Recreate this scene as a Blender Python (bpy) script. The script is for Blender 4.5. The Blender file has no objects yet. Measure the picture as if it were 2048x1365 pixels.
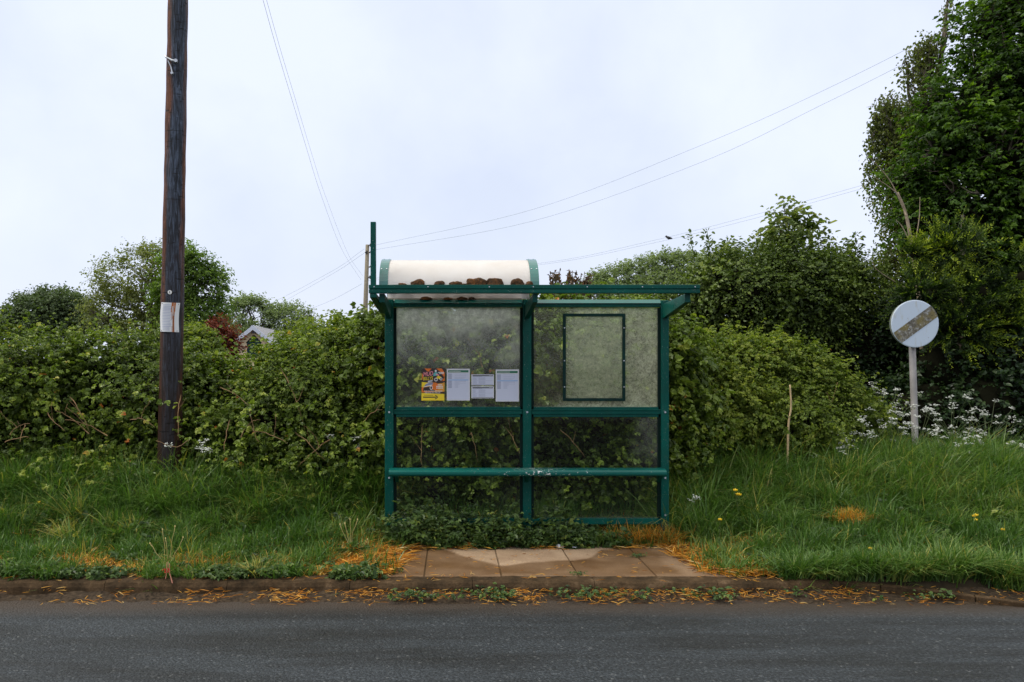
import bpy, bmesh, math, random
import numpy as np
from mathutils import Vector, Matrix

rng = np.random.default_rng(11)
random.seed(11)
S = bpy.context.scene
COL = S.collection
PI = math.pi

# ------------------------------------------------------------------ camera model used only to convert measurements
F, CX, CY, CZ = 1593.0, 905.0, 735.0, 1.71


def at(px, py, d):
    return np.array([(px - CX) * d / F, d, CZ + (CY - py) * d / F])


# ------------------------------------------------------------------ tagging and object helpers
def tag(o, label=None, cat=None, group=None, kind=None):
    if label:
        o['label'] = label
    if cat:
        o['category'] = cat
    if group:
        o['group'] = group
    if kind:
        o['kind'] = kind
    return o


def empty(name, loc, label, cat, group=None):
    o = bpy.data.objects.new(name, None)
    o.empty_display_size = 0.2
    COL.objects.link(o)
    o.location = [float(v) for v in loc]
    return tag(o, label, cat, group)


def rootloc(o):
    while o.parent:
        o = o.parent
    return np.array(o.location)


class Geo:
    """collects vertices and faces, builds one mesh object"""

    def __init__(s):
        s.V, s.F, s.M, s.A, s.n = [], [], [], [], 0

    def add(s, V, F, mat=0, var=0.5):
        V = np.asarray(V, dtype=np.float64).reshape(-1, 3)
        F = np.asarray(F, dtype=np.int64)
        if len(F) == 0:
            return s
        s.V.append(V)
        s.F.append(F + s.n)
        s.M.append(np.broadcast_to(np.asarray(mat, dtype=np.int32), (len(F),)))
        s.A.append(np.broadcast_to(np.asarray(var, dtype=np.float32), (len(F),)))
        s.n += len(V)
        return s

    def addbm(s, bm, mat=0, var=0.5):
        bm.verts.index_update()
        V = np.array([v.co[:] for v in bm.verts])
        byk = {}
        for f in bm.faces:
            byk.setdefault(len(f.verts), []).append([v.index for v in f.verts])
        base = s.n
        first = True
        for k, fs in byk.items():
            if first:
                s.add(V, fs, mat, var)
                first = False
            else:
                s.F.append(np.array(fs, dtype=np.int64) + base)
                s.M.append(np.full(len(fs), mat, dtype=np.int32))
                s.A.append(np.full(len(fs), var, dtype=np.float32))
        bm.free()
        return s

    def box(s, lo, hi, mat=0, bev=0.004, var=0.5, taper=None):
        bm = bmesh.new()
        bmesh.ops.create_cube(bm, size=1)
        lo, hi = np.array(lo, float), np.array(hi, float)
        for v in bm.verts:
            v.co = Vector(((lo + hi) / 2 + np.array(v.co) * (hi - lo)).tolist())
        if bev:
            bmesh.ops.bevel(bm, geom=bm.edges[:], offset=bev, segments=2, affect='EDGES', profile=0.6)
        return s.addbm(bm, mat, var)

    def poly8(s, pts, mat=0, bev=0.0, var=0.5):
        """hexahedron from 8 points: 4 of one end, 4 of the other"""
        bm = bmesh.new()
        vs = [bm.verts.new([float(c) for c in p]) for p in pts]
        for f in ((3, 2, 1, 0), (4, 5, 6, 7), (0, 1, 5, 4), (1, 2, 6, 5), (2, 3, 7, 6), (3, 0, 4, 7)):
            bm.faces.new([vs[i] for i in f])
        bmesh.ops.recalc_face_normals(bm, faces=bm.faces[:])
        if bev:
            bmesh.ops.bevel(bm, geom=bm.edges[:], offset=bev, segments=2, affect='EDGES', profile=0.6)
        return s.addbm(bm, mat, var)

    def tube(s, pts, rad, sides=6, mat=0, var=0.5, cap=True):
        P = np.asarray(pts, float)
        k = len(P)
        R = np.broadcast_to(np.asarray(rad, float), (k,))
        T = np.gradient(P, axis=0)
        T /= np.linalg.norm(T, axis=1, keepdims=True) + 1e-9
        ref = np.array([0, 0, 1.0]) if abs(T[:, 2]).mean() < 0.8 else np.array([1.0, 0, 0])
        A = np.cross(T, ref)
        A /= np.linalg.norm(A, axis=1, keepdims=True) + 1e-9
        B = np.cross(T, A)
        ang = np.linspace(0, 2 * PI, sides, endpoint=False)
        V = P[:, None] + R[:, None, None] * (np.cos(ang)[None, :, None] * A[:, None] + np.sin(ang)[None, :, None] * B[:, None])
        i = np.arange(k - 1)[:, None] * sides
        j = np.arange(sides)[None]
        jn = (j + 1) % sides
        Fq = np.stack([i + j, i + jn, i + sides + jn, i + sides + j], -1).reshape(-1, 4)
        base = s.n
        s.add(V.reshape(-1, 3), Fq, mat, var)
        if cap:
            for off in (0, (k - 1) * sides):
                s.F.append(np.arange(sides)[None] + off + base)
                s.M.append(np.full(1, mat, dtype=np.int32))
                s.A.append(np.full(1, var, dtype=np.float32))
        return s

    def rect(s, x0, z0, x1, z1, y, mat=0, var=0.5):
        return s.add([(x0, y, z0), (x1, y, z0), (x1, y, z1), (x0, y, z1)], [(0, 1, 2, 3)], mat, var)

    def build(s, name, mats, parent=None, smooth=False):
        V = np.concatenate(s.V)
        if parent is not None:
            V = V - rootloc(parent)
        counts = np.concatenate([np.full(len(f), f.shape[1], dtype=np.int32) for f in s.F])
        loops = np.concatenate([f.ravel() for f in s.F]).astype(np.int32)
        me = bpy.data.meshes.new(name)
        me.vertices.add(len(V))
        me.vertices.foreach_set('co', V.astype(np.float32).ravel())
        me.loops.add(len(loops))
        me.loops.foreach_set('vertex_index', loops)
        me.polygons.add(len(counts))
        starts = np.concatenate([[0], np.cumsum(counts)[:-1]]).astype(np.int32)
        me.polygons.foreach_set('loop_start', starts)
        me.polygons.foreach_set('loop_total', counts)
        me.polygons.foreach_set('material_index', np.concatenate(s.M).astype(np.int32))
        me.polygons.foreach_set('use_smooth', np.full(len(counts), smooth, dtype=bool))
        at_ = me.attributes.new('var', 'FLOAT', 'FACE')
        at_.data.foreach_set('value', np.concatenate(s.A).astype(np.float32))
        for m in (mats if isinstance(mats, (list, tuple)) else [mats]):
            me.materials.append(m)
        me.update()
        me.validate()
        o = bpy.data.objects.new(name, me)
        COL.objects.link(o)
        if parent is not None:
            o.parent = parent
        return o


# ------------------------------------------------------------------ noise on arrays
def fbm(p, scale, seed, octs=3):
    r = np.random.default_rng(seed)
    p = np.asarray(p, float) / scale
    out = np.zeros(len(p))
    amp, tot = 1.0, 0.0
    for o in range(octs):
        for _ in range(4):
            k = r.normal(size=p.shape[1])
            k *= (2.2 + r.random()) * (2 ** o) / (np.linalg.norm(k) + 1e-9)
            out += amp * np.sin(p @ k + r.random() * 6.28)
        tot += amp * 2
        amp *= 0.55
    return out / tot


# ------------------------------------------------------------------ materials
def mat_new(name):
    m = bpy.data.materials.new(name)
    m.use_nodes = True
    nt = m.node_tree
    b = nt.nodes['Principled BSDF']
    return m, nt, b


def N(nt, t, **kw):
    n = nt.nodes.new(t)
    for k, v in kw.items():
        if k in n.inputs:
            n.inputs[k].default_value = v
        else:
            setattr(n, k, v)
    return n


def L(nt, a, b):
    nt.links.new(a, b)


def ramp(nt, stops, fac=None, interp='LINEAR'):
    r = nt.nodes.new('ShaderNodeValToRGB')
    r.color_ramp.interpolation = interp
    els = r.color_ramp.elements
    while len(els) < len(stops):
        els.new(0.5)
    for e, (p, c) in zip(els, stops):
        e.position = p
        e.color = (*c, 1) if len(c) == 3 else c
    if fac is not None:
        L(nt, fac, r.inputs['Fac'])
    return r


def coords(nt, scale=(1, 1, 1), kind='Object'):
    tc = nt.nodes.new('ShaderNodeTexCoord')
    mp = nt.nodes.new('ShaderNodeMapping')
    mp.inputs['Scale'].default_value = scale
    L(nt, tc.outputs[kind], mp.inputs['Vector'])
    return mp.outputs['Vector']


def noise(nt, vec, scale, detail=4, rough=0.6, dist=0.0):
    n = nt.nodes.new('ShaderNodeTexNoise')
    n.inputs['Scale'].default_value = scale
    n.inputs['Detail'].default_value = detail
    n.inputs['Roughness'].default_value = rough
    n.inputs['Distortion'].default_value = dist
    if vec is not None:
        L(nt, vec, n.inputs['Vector'])
    return n


def mixc(nt, fac, a, b, mode='MIX'):
    m = nt.nodes.new('ShaderNodeMix')
    m.data_type = 'RGBA'
    m.blend_type = mode
    for sock, v in ((m.inputs['Factor'], fac), (m.inputs['A'], a), (m.inputs['B'], b)):
        s_ = sock
        if v is m.inputs:
            continue
        if hasattr(v, 'is_linked') or hasattr(v, 'links'):
            L(nt, v, s_)
        else:
            s_.default_value = v if not isinstance(v, tuple) else (*v, 1)
    return m.outputs['Result']


def mixc2(nt, fac, a, b, mode='MIX'):
    m = nt.nodes.new('ShaderNodeMix')
    m.data_type = 'RGBA'
    m.blend_type = mode
    ins = [m.inputs[0], m.inputs[6], m.inputs[7]]
    for s_, v in zip(ins, (fac, a, b)):
        if isinstance(v, bpy.types.NodeSocket):
            L(nt, v, s_)
        elif isinstance(v, (tuple, list)):
            s_.default_value = (*v, 1)
        else:
            s_.default_value = v
    return m.outputs[2]


def mathn(nt, op, a, b=None, clamp=False):
    m = nt.nodes.new('ShaderNodeMath')
    m.operation = op
    m.use_clamp = clamp
    for s_, v in zip(m.inputs, (a, b)):
        if v is None:
            continue
        if isinstance(v, bpy.types.NodeSocket):
            L(nt, v, s_)
        else:
            s_.default_value = v
    return m.outputs[0]


def bump(nt, b, height, strength=0.3, dist=0.01):
    n = nt.nodes.new('ShaderNodeBump')
    n.inputs['Strength'].default_value = strength
    n.inputs['Distance'].default_value = dist
    L(nt, height, n.inputs['Height'])
    L(nt, n.outputs['Normal'], b.inputs['Normal'])


def attr(nt, name='var'):
    a = nt.nodes.new('ShaderNodeAttribute')
    a.attribute_name = name
    return a.outputs['Fac']


def leaf_mat(name, stops, rough=0.42, trans=0.3, tint=(1.35, 1.5, 0.55), spec=0.33):
    m, nt, b = mat_new(name)
    r = ramp(nt, stops, attr(nt))
    L(nt, r.outputs[0], b.inputs['Base Color'])
    b.inputs['Roughness'].default_value = rough
    b.inputs['Specular IOR Level'].default_value = spec
    t = nt.nodes.new('ShaderNodeBsdfTranslucent')
    tc = mixc2(nt, 1.0, r.outputs[0], tint, 'MULTIPLY')
    L(nt, tc, t.inputs['Color'])
    mx = nt.nodes.new('ShaderNodeMixShader')
    mx.inputs[0].default_value = trans
    L(nt, b.outputs[0], mx.inputs[1])
    L(nt, t.outputs[0], mx.inputs[2])
    L(nt, mx.outputs[0], nt.nodes['Material Output'].inputs['Surface'])
    return m


def plain(name, col, rough=0.6, metal=0.0, nscale=None, namt=0.25, spec=0.5):
    m, nt, b = mat_new(name)
    b.inputs['Roughness'].default_value = rough
    b.inputs['Metallic'].default_value = metal
    b.inputs['Specular IOR Level'].default_value = spec
    if nscale:
        v = coords(nt)
        n = noise(nt, v, nscale, 5)
        lo = tuple(c * (1 - namt) for c in col)
        hi = tuple(min(1, c * (1 + namt)) for c in col)
        r = ramp(nt, [(0.3, lo), (0.7, hi)], n.outputs['Fac'])
        L(nt, r.outputs[0], b.inputs['Base Color'])
    else:
        b.inputs['Base Color'].default_value = (*col, 1)
    return m


M = {}
# leaves: natural variation from leaf to leaf
M['bramble'] = leaf_mat('bramble_leaf', [(0, (.045, .070, .012)), (.4, (.105, .155, .022)), (.75, (.20, .265, .036)), (.965, (.33, .36, .06)), (.985, (.45, .26, .04)), (1, (.40, .12, .03))], 0.42, 0.3)
M['ivy'] = leaf_mat('ivy_leaf', [(0, (.012, .028, .009)), (.5, (.024, .050, .014)), (1, (.05, .085, .022))], 0.38, 0.2)
M['nettle'] = leaf_mat('nettle_leaf', [(0, (.065, .10, .015)), (.5, (.145, .20, .027)), (1, (.29, .32, .05))], 0.5, 0.35)
M['hawthorn'] = leaf_mat('hawthorn_leaf', [(0, (.042, .068, .015)), (.5, (.095, .14, .026)), (.85, (.16, .21, .04)), (1, (.24, .28, .06))], 0.42, 0.28)
M['maple'] = leaf_mat('maple_leaf', [(0, (.018, .042, .006)), (.5, (.055, .115, .011)), (1, (.17, .28, .023))], 0.45, 0.38)
M['birch'] = leaf_mat('birch_leaf', [(0, (.07, .09, .025)), (.5, (.125, .15, .042)), (1, (.2, .23, .07))], 0.45, 0.48)
M['cypress'] = leaf_mat('cypress_spray', [(0, (.012, .028, .005)), (.35, (.03, .06, .006)), (.58, (.11, .165, .010)), (.8, (.30, .36, .016)), (1, (.42, .47, .03))], 0.6, 0.25)
M['whitebeam'] = leaf_mat('young_tree_leaf', [(0, (.09, .13, .04)), (.5, (.17, .21, .07)), (.96, (.28, .28, .1)), (1, (.3, .2, .08))], 0.45, 0.5)
M['far_green'] = leaf_mat('oak_leaf', [(0, (.06, .11, .02)), (.5, (.115, .19, .03)), (1, (.19, .27, .045))], 0.5, 0.4)
M['far_olive'] = leaf_mat('ash_leaf', [(0, (.11, .13, .04)), (.5, (.175, .20, .06)), (1, (.25, .27, .09))], 0.5, 0.4)
M['far_blue'] = leaf_mat('distant_leaf', [(0, (.12, .16, .08)), (.5, (.18, .23, .11)), (1, (.24, .29, .14))], 0.6, 0.4)  # paler leaves: distance haze is put into the leaf colour
M['far_dark'] = leaf_mat('dark_tree_leaf', [(0, (.055, .085, .036)), (.5, (.09, .13, .052)), (1, (.14, .19, .075))], 0.5, 0.25)
M['red_leaf'] = leaf_mat('red_leaf', [(0, (.05, .018, .01)), (.5, (.16, .035, .015)), (1, (.3, .065, .022))], 0.5, 0.3, (1.3, 1, .8))
M['rust_leaf'] = leaf_mat('rust_leaf', [(0, (.05, .05, .02)), (.5, (.10, .07, .03)), (1, (.2, .11, .05))], 0.5, 0.3, (1.3, 1, .8))
M['lime'] = leaf_mat('lime_leaf', [(0, (.08, .12, .02)), (.5, (.15, .2, .03)), (1, (.24, .27, .05))], 0.5, 0.35)
M['weed'] = leaf_mat('weed_leaf', [(0, (.026, .05, .014)), (.45, (.062, .11, .024)), (.85, (.13, .19, .04)), (.97, (.22, .26, .05)), (1, (.45, .28, .04))], 0.45, 0.2)
M['grass'] = leaf_mat('grass_blade', [(0, (.032, .076, .013)), (.5, (.074, .150, .025)), (.8, (.145, .225, .05)), (.92, (.27, .29, .08)), (1, (.46, .32, .06))], 0.38, 0.32, (1.2, 1.4, .6))
M['straw'] = leaf_mat('dead_grass_blade', [(0, (.07, .035, .012)), (.2, (.30, .12, .016)), (.45, (.64, .28, .03)), (.8, (.78, .45, .07)), (1, (.78, .58, .24))], 0.55, 0.25, (1.2, 1, .6))
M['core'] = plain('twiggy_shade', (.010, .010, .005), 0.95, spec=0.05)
M['bark'] = plain('bark', (.085, .068, .05), 0.9, nscale=14, namt=.45)
M['pale_bark'] = plain('pale_bark', (.28, .22, .15), 0.85, nscale=10, namt=.3)
M['stem'] = plain('green_stem', (.09, .12, .04), 0.6, nscale=6)
M['dead_stem'] = plain('dead_stem', (.24, .14, .06), 0.8, nscale=5, namt=.4)
M['umbel'] = leaf_mat('white_petal', [(0, (.55, .58, .5)), (1, (.8, .8, .78))], 0.6, 0.3, (1, 1, 1))
M['yellow'] = leaf_mat('yellow_petal', [(0, (.75, .5, .02)), (1, (.85, .62, .03))], 0.4, 0.25, (1, 1, .6))
M['redpetal'] = plain('red_leaflet', (.5, .03, .02), 0.5)
M['wire'] = plain('cable_black', (.22, .28, .31), 0.6)
M['black'] = plain('black_print', (.015, .015, .016), 0.6)
M['galv'] = plain('galvanised_steel', (.5, .52, .55), 0.4, 0.6, nscale=20)


def painted_green():
    m, nt, b = mat_new('teal_paint')
    v = coords(nt)
    n1 = noise(nt, v, 3.0, 5)
    r = ramp(nt, [(.3, (.001, .052, .040)), (.7, (.002, .088, .067))], n1.outputs['Fac'])
    # specks of lichen and chips
    n2 = noise(nt, v, 120, 2, .5)
    sp = ramp(nt, [(.70, (0, 0, 0)), (.73, (1, 1, 1))], n2.outputs['Fac'])
    n3 = noise(nt, v, 9, 6)
    dirt = ramp(nt, [(.5, (0, 0, 0)), (.8, (.55, .55, .55))], n3.outputs['Fac'])
    c = mixc2(nt, dirt.outputs[0], r.outputs[0], (.012, .05, .035))
    c = mixc2(nt, sp.outputs[0], c, (.30, .36, .30))
    L(nt, c, b.inputs['Base Color'])
    rr = ramp(nt, [(.35, (.26, .26, .26)), (.75, (.5, .5, .5))], n3.outputs['Fac'])
    L(nt, rr.outputs[0], b.inputs['Roughness'])
    b.inputs['Specular IOR Level'].default_value = .14
    bump(nt, b, n3.outputs['Fac'], .08, .004)
    return m


def seat_paint():
    m, nt, b = mat_new('chipped_teal_paint')
    tc = nt.nodes.new('ShaderNodeTexCoord')
    v = tc.outputs['Object']
    n2 = noise(nt, v, 55, 4, .6)
    sep = nt.nodes.new('ShaderNodeSeparateXYZ')
    L(nt, v, sep.inputs[0])
    # chips gather where people sit, around the middle of the bench
    d = mathn(nt, 'ABSOLUTE', mathn(nt, 'SUBTRACT', sep.outputs['X'], 0.05))
    near = mathn(nt, 'MULTIPLY', mathn(nt, 'SUBTRACT', 0.9, d, True), 0.17)
    big = noise(nt, v, 7, 2)
    tot = mathn(nt, 'ADD', mathn(nt, 'ADD', n2.outputs['Fac'], near), mathn(nt, 'MULTIPLY', big.outputs['Fac'], .16))
    sp = ramp(nt, [(.815, (0, 0, 0)), (.83, (1, 1, 1))], tot)
    c = mixc2(nt, sp.outputs[0], (.002, .10, .08), (.66, .66, .62))
    L(nt, c, b.inputs['Base Color'])
    b.inputs['Roughness'].default_value = .32
    b.inputs['Specular IOR Level'].default_value = .3
    return m


M['teal'] = painted_green()
M['teal_gloss'] = plain('glossy_teal_paint', (.002, .11, .09), .22, nscale=5, namt=.2, spec=.9)
M['seatpaint'] = seat_paint()
M['gasket'] = plain('dark_rubber', (.004, .014, .011), 0.7, spec=.1)


def glass_mat(name, dirt_lo, dirt_hi, dcol, veins=False, tint=(.9, .96, .92)):
    """clear sheet with a film of dirt and algae: transparent + gloss + film"""
    m, nt, b = mat_new(name)
    v = coords(nt)
    n1 = noise(nt, v, 2.2, 5, .55)
    n2 = noise(nt, v, 26, 5, .7, .6)
    n3 = noise(nt, v, 140, 3, .7)
    wf = .5 if veins else .22
    a = mathn(nt, 'ADD', mathn(nt, 'MULTIPLY', n1.outputs['Fac'], 1 - wf), mathn(nt, 'MULTIPLY', n2.outputs['Fac'], wf))
    a = mathn(nt, 'ADD', mathn(nt, 'MULTIPLY', a, .8), mathn(nt, 'MULTIPLY', n3.outputs['Fac'], .2))
    r = ramp(nt, [(.36, (dirt_lo,) * 3), (.66, (dirt_hi,) * 3)], a)
    fac = r.outputs[0]
    at_ = nt.nodes.new('ShaderNodeAttribute')
    at_.attribute_name = 'film'
    fac = mathn(nt, 'MULTIPLY', fac, at_.outputs['Fac'], True)
    colr = ramp(nt, [(.35, tuple(c * .8 for c in dcol)), (.7, tuple(min(1, c * 1.15) for c in dcol))], n2.outputs['Fac'])
    colo = colr.outputs[0]
    if veins:
        wv = noise(nt, v, 34, 4, .6, 2.2)
        rd = ramp(nt, [(.44, (0, 0, 0)), (.5, (1, 1, 1)), (.56, (0, 0, 0))], wv.outputs['Fac'])
        fac = mathn(nt, 'MULTIPLY', fac, mathn(nt, 'SUBTRACT', 1.0, mathn(nt, 'MULTIPLY', rd.outputs[0], .55)))
    tr = nt.nodes.new('ShaderNodeBsdfTransparent')
    tr.inputs[0].default_value = (*tint, 1)
    gl = nt.nodes.new('ShaderNodeBsdfGlossy')
    gl.inputs['Roughness'].default_value = .06
    fr = nt.nodes.new('ShaderNodeFresnel')
    fr.inputs['IOR'].default_value = 1.27
    m1 = nt.nodes.new('ShaderNodeMixShader')
    L(nt, fr.outputs[0], m1.inputs[0])
    L(nt, tr.outputs[0], m1.inputs[1])
    L(nt, gl.outputs[0], m1.inputs[2])
    df = nt.nodes.new('ShaderNodeBsdfDiffuse')
    tl = nt.nodes.new('ShaderNodeBsdfTranslucent')
    L(nt, colo, df.inputs[0])
    L(nt, colo, tl.inputs[0])
    m2 = nt.nodes.new('ShaderNodeMixShader')
    m2.inputs[0].default_value = .5
    L(nt, df.outputs[0], m2.inputs[1])
    L(nt, tl.outputs[0], m2.inputs[2])
    m3 = nt.nodes.new('ShaderNodeMixShader')
    L(nt, fac, m3.inputs[0])
    L(nt, m1.outputs[0], m3.inputs[1])
    L(nt, m2.outputs[0], m3.inputs[2])
    L(nt, m3.outputs[0], nt.nodes['Material Output'].inputs['Surface'])
    return m


M['glass'] = glass_mat('dirty_glass', .10, .62, (.80, .82, .72))
M['glass_algae'] = glass_mat('algae_glass', .28, .95, (.74, .75, .52), True)


def roof_mat():
    m, nt, b = mat_new('translucent_white_plastic')
    v = coords(nt)
    n = noise(nt, v, 4, 5)
    n2 = noise(nt, v, 60, 3, .7)
    r = ramp(nt, [(.3, (.84, .79, .74)), (.7, (.92, .89, .86))], n.outputs['Fac'])
    c = mixc2(nt, mathn(nt, 'MULTIPLY', n2.outputs['Fac'], .12), r.outputs[0], (.6, .5, .38))
    L(nt, c, b.inputs['Base Color'])
    b.inputs['Roughness'].default_value = .4
    t = nt.nodes.new('ShaderNodeBsdfTranslucent')
    L(nt, c, t.inputs[0])
    mx = nt.nodes.new('ShaderNodeMixShader')
    mx.inputs[0].default_value = .42
    L(nt, b.outputs[0], mx.inputs[1])
    L(nt, t.outputs[0], mx.inputs[2])
    L(nt, mx.outputs[0], nt.nodes['Material Output'].inputs['Surface'])
    return m


M['roof'] = roof_mat()


def moss_mat():
    m, nt, b = mat_new('moss')
    v = coords(nt)
    n = noise(nt, v, 60, 5, .7)
    n2 = noise(nt, v, 9, 3)
    r = ramp(nt, [(.34, (.012, .009, .004)), (.52, (.085, .034, .007)), (.70, (.30, .10, .014))],
             mathn(nt, 'ADD', mathn(nt, 'MULTIPLY', n.outputs['Fac'], .6), mathn(nt, 'MULTIPLY', n2.outputs['Fac'], .4)))
    L(nt, r.outputs[0], b.inputs['Base Color'])
    b.inputs['Roughness'].default_value = .95
    bump(nt, b, n.outputs['Fac'], 1, .012)
    return m


M['moss'] = moss_mat()


def pole_mat():
    m, nt, b = mat_new('creosoted_pole')
    tc = nt.nodes.new('ShaderNodeTexCoord')
    v = tc.outputs['Object']
    mp = nt.nodes.new('ShaderNodeMapping')
    mp.inputs['Scale'].default_value = (14, 14, 1.3)
    L(nt, v, mp.inputs['Vector'])
    grain = noise(nt, mp.outputs[0], 2.2, 9, .74, 1.6)
    mp2 = nt.nodes.new('ShaderNodeMapping')
    mp2.inputs['Scale'].default_value = (4.5, 4.5, 26)
    L(nt, v, mp2.inputs['Vector'])
    crk = noise(nt, mp2.outputs[0], 1.5, 5, .7, .5)
    crr = ramp(nt, [(.36, (1, 1, 1)), (.40, (0, 0, 0))], crk.outputs['Fac'])
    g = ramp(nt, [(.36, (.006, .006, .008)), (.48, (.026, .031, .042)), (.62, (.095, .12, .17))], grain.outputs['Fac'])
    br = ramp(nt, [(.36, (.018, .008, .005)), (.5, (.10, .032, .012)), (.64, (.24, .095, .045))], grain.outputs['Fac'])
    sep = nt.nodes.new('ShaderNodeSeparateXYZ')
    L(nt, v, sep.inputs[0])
    # rust-brown rim light is painted onto the flanks, the road face is weathered blue-grey
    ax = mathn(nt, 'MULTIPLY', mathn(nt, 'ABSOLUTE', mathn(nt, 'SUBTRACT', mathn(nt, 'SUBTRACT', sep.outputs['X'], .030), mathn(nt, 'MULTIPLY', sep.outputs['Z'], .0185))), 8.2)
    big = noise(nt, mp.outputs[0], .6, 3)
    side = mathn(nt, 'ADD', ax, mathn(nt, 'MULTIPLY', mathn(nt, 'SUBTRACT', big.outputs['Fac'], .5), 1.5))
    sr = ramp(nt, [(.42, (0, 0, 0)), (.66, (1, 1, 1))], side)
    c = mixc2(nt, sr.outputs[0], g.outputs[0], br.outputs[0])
    # darker, browner towards the foot
    low = ramp(nt, [(.0, (1, 1, 1)), (1, (0, 0, 0))], mathn(nt, 'DIVIDE', sep.outputs['Z'], 3.4))
    c = mixc2(nt, mathn(nt, 'MULTIPLY', low.outputs[0], 1.0), c, (.022, .013, .009))
    c = mixc2(nt, mathn(nt, 'MULTIPLY', crr.outputs[0], .9), c, (.008, .006, .006))
    kn = nt.nodes.new('ShaderNodeTexVoronoi')
    kn.inputs['Scale'].default_value = 3.1
    L(nt, v, kn.inputs['Vector'])
    kr = ramp(nt, [(.06, (1, 1, 1)), (.16, (0, 0, 0))], kn.outputs['Distance'])
    c = mixc2(nt, mathn(nt, 'MULTIPLY', kr.outputs[0], .7), c, (.02, .012, .01))
    L(nt, c, b.inputs['Base Color'])
    b.inputs['Roughness'].default_value = .6
    b.inputs['Specular IOR Level'].default_value = .22
    h = mathn(nt, 'SUBTRACT', grain.outputs['Fac'], mathn(nt, 'MULTIPLY', crr.outputs[0], .6))
    bump(nt, b, h, .7, .012)
    return m


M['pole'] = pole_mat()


def road_mat():
    m, nt, b = mat_new('asphalt')
    tc = nt.nodes.new('ShaderNodeTexCoord')
    v = tc.outputs['Object']
    agg = nt.nodes.new('ShaderNodeTexVoronoi')
    agg.inputs['Scale'].default_value = 75
    L(nt, v, agg.inputs['Vector'])
    fine = noise(nt, v, 60, 6, .75)
    big = noise(nt, v, .9, 5, .6)
    mp = nt.nodes.new('ShaderNodeMapping')
    mp.inputs['Scale'].default_value = (.35, 2.2, 1)
    L(nt, v, mp.inputs['Vector'])
    streak = noise(nt, mp.outputs[0], 1.6, 6, .65)
    base = ramp(nt, [(.32, (.006, .007, .0078)), (.5, (.024, .028, .031)), (.68, (.070, .079, .086))], fine.outputs['Fac'])
    tone = ramp(nt, [(.36, (.50, .47, .43)), (.60, (1.15, 1.17, 1.2))], streak.outputs['Fac'])
    c = mixc2(nt, 1.0, base.outputs[0], tone.outputs[0], 'MULTIPLY')
    rnd = ramp(nt, [(.86, (0, 0, 0)), (.97, (1, 1, 1))], agg.outputs['Color'])
    c = mixc2(nt, mathn(nt, 'MULTIPLY', rnd.outputs[0], .28), c, (.19, .19, .18))
    stone = ramp(nt, [(0, (.45, .45, .45)), (.6, (1, 1, 1)), (1, (1.6, 1.6, 1.6))], agg.outputs['Color'])
    c = mixc2(nt, .8, c, stone.outputs[0], 'MULTIPLY')
    # brown grit washed along the gutter
    sep = nt.nodes.new('ShaderNodeSeparateXYZ')
    L(nt, v, sep.inputs[0])
    yy = mathn(nt, 'ADD', sep.outputs['Y'], mathn(nt, 'MULTIPLY', mathn(nt, 'SUBTRACT', streak.outputs['Fac'], .5), .35))
    gut = ramp(nt, [(.0, (0, 0, 0)), (1, (1, 1, 1))], mathn(nt, 'DIVIDE', mathn(nt, 'SUBTRACT', yy, 5.42), .28))
    c = mixc2(nt, mathn(nt, 'MULTIPLY', gut.outputs[0], .85), c, (.05, .034, .022))
    L(nt, c, b.inputs['Base Color'])
    rr = ramp(nt, [(.3, (.42, .42, .42)), (.7, (.72, .72, .72))], big.outputs['Fac'])
    L(nt, rr.outputs[0], b.inputs['Roughness'])
    h = mathn(nt, 'ADD', mathn(nt, 'MULTIPLY', agg.outputs['Distance'], -.7), mathn(nt, 'MULTIPLY', fine.outputs['Fac'], .8))
    b.inputs['Specular IOR Level'].default_value = .32
    bump(nt, b, h, .9, .012)
    return m


M['road'] = road_mat()


def paving_mat():
    m, nt, b = mat_new('paving_concrete')
    v = coords(nt)
    n = noise(nt, v, 5, 6, .65)
    f = noise(nt, v, 90, 4, .7)
    dry = ramp(nt, [(.3, (.30, .20, .125)), (.7, (.40, .285, .185))], n.outputs['Fac'])
    wet = ramp(nt, [(.3, (.088, .042, .015)), (.7, (.142, .074, .030))], n.outputs['Fac'])
    c = mixc2(nt, attr(nt, 'dry'), wet.outputs[0], dry.outputs[0])
    sp = ramp(nt, [(.3, (.72, .72, .72)), (.7, (1.18, 1.18, 1.18))], f.outputs['Fac'])
    c = mixc2(nt, 1.0, c, sp.outputs[0], 'MULTIPLY')
    jn = attr(nt, 'joint')
    c = mixc2(nt, mathn(nt, 'MULTIPLY', jn, .6), c, (.058, .038, .02))
    L(nt, c, b.inputs['Base Color'])
    rr = ramp(nt, [(0, (.38, .38, .38)), (1, (.85, .85, .85))], attr(nt, 'dry'))
    L(nt, rr.outputs[0], b.inputs['Roughness'])
    b.inputs['Specular IOR Level'].default_value = .25
    bump(nt, b, f.outputs['Fac'], .35, .004)
    return m


M['paving'] = paving_mat()


def kerb_mat():
    m, nt, b = mat_new('kerb_concrete')
    v = coords(nt)
    n = noise(nt, v, 6, 6, .7)
    f = noise(nt, v, 70, 4, .7)
    r = ramp(nt, [(.3, (.022, .015, .008)), (.55, (.068, .042, .021)), (.75, (.16, .105, .06))], n.outputs['Fac'])
    sp = ramp(nt, [(.3, (.65, .65, .65)), (.72, (1.25, 1.25, 1.25))], f.outputs['Fac'])
    c = mixc2(nt, 1.0, r.outputs[0], sp.outputs[0], 'MULTIPLY')
    L(nt, c, b.inputs['Base Color'])
    b.inputs['Roughness'].default_value = .9
    b.inputs['Specular IOR Level'].default_value = .12
    bump(nt, b, f.outputs['Fac'], .6, .008)
    return m


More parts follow.
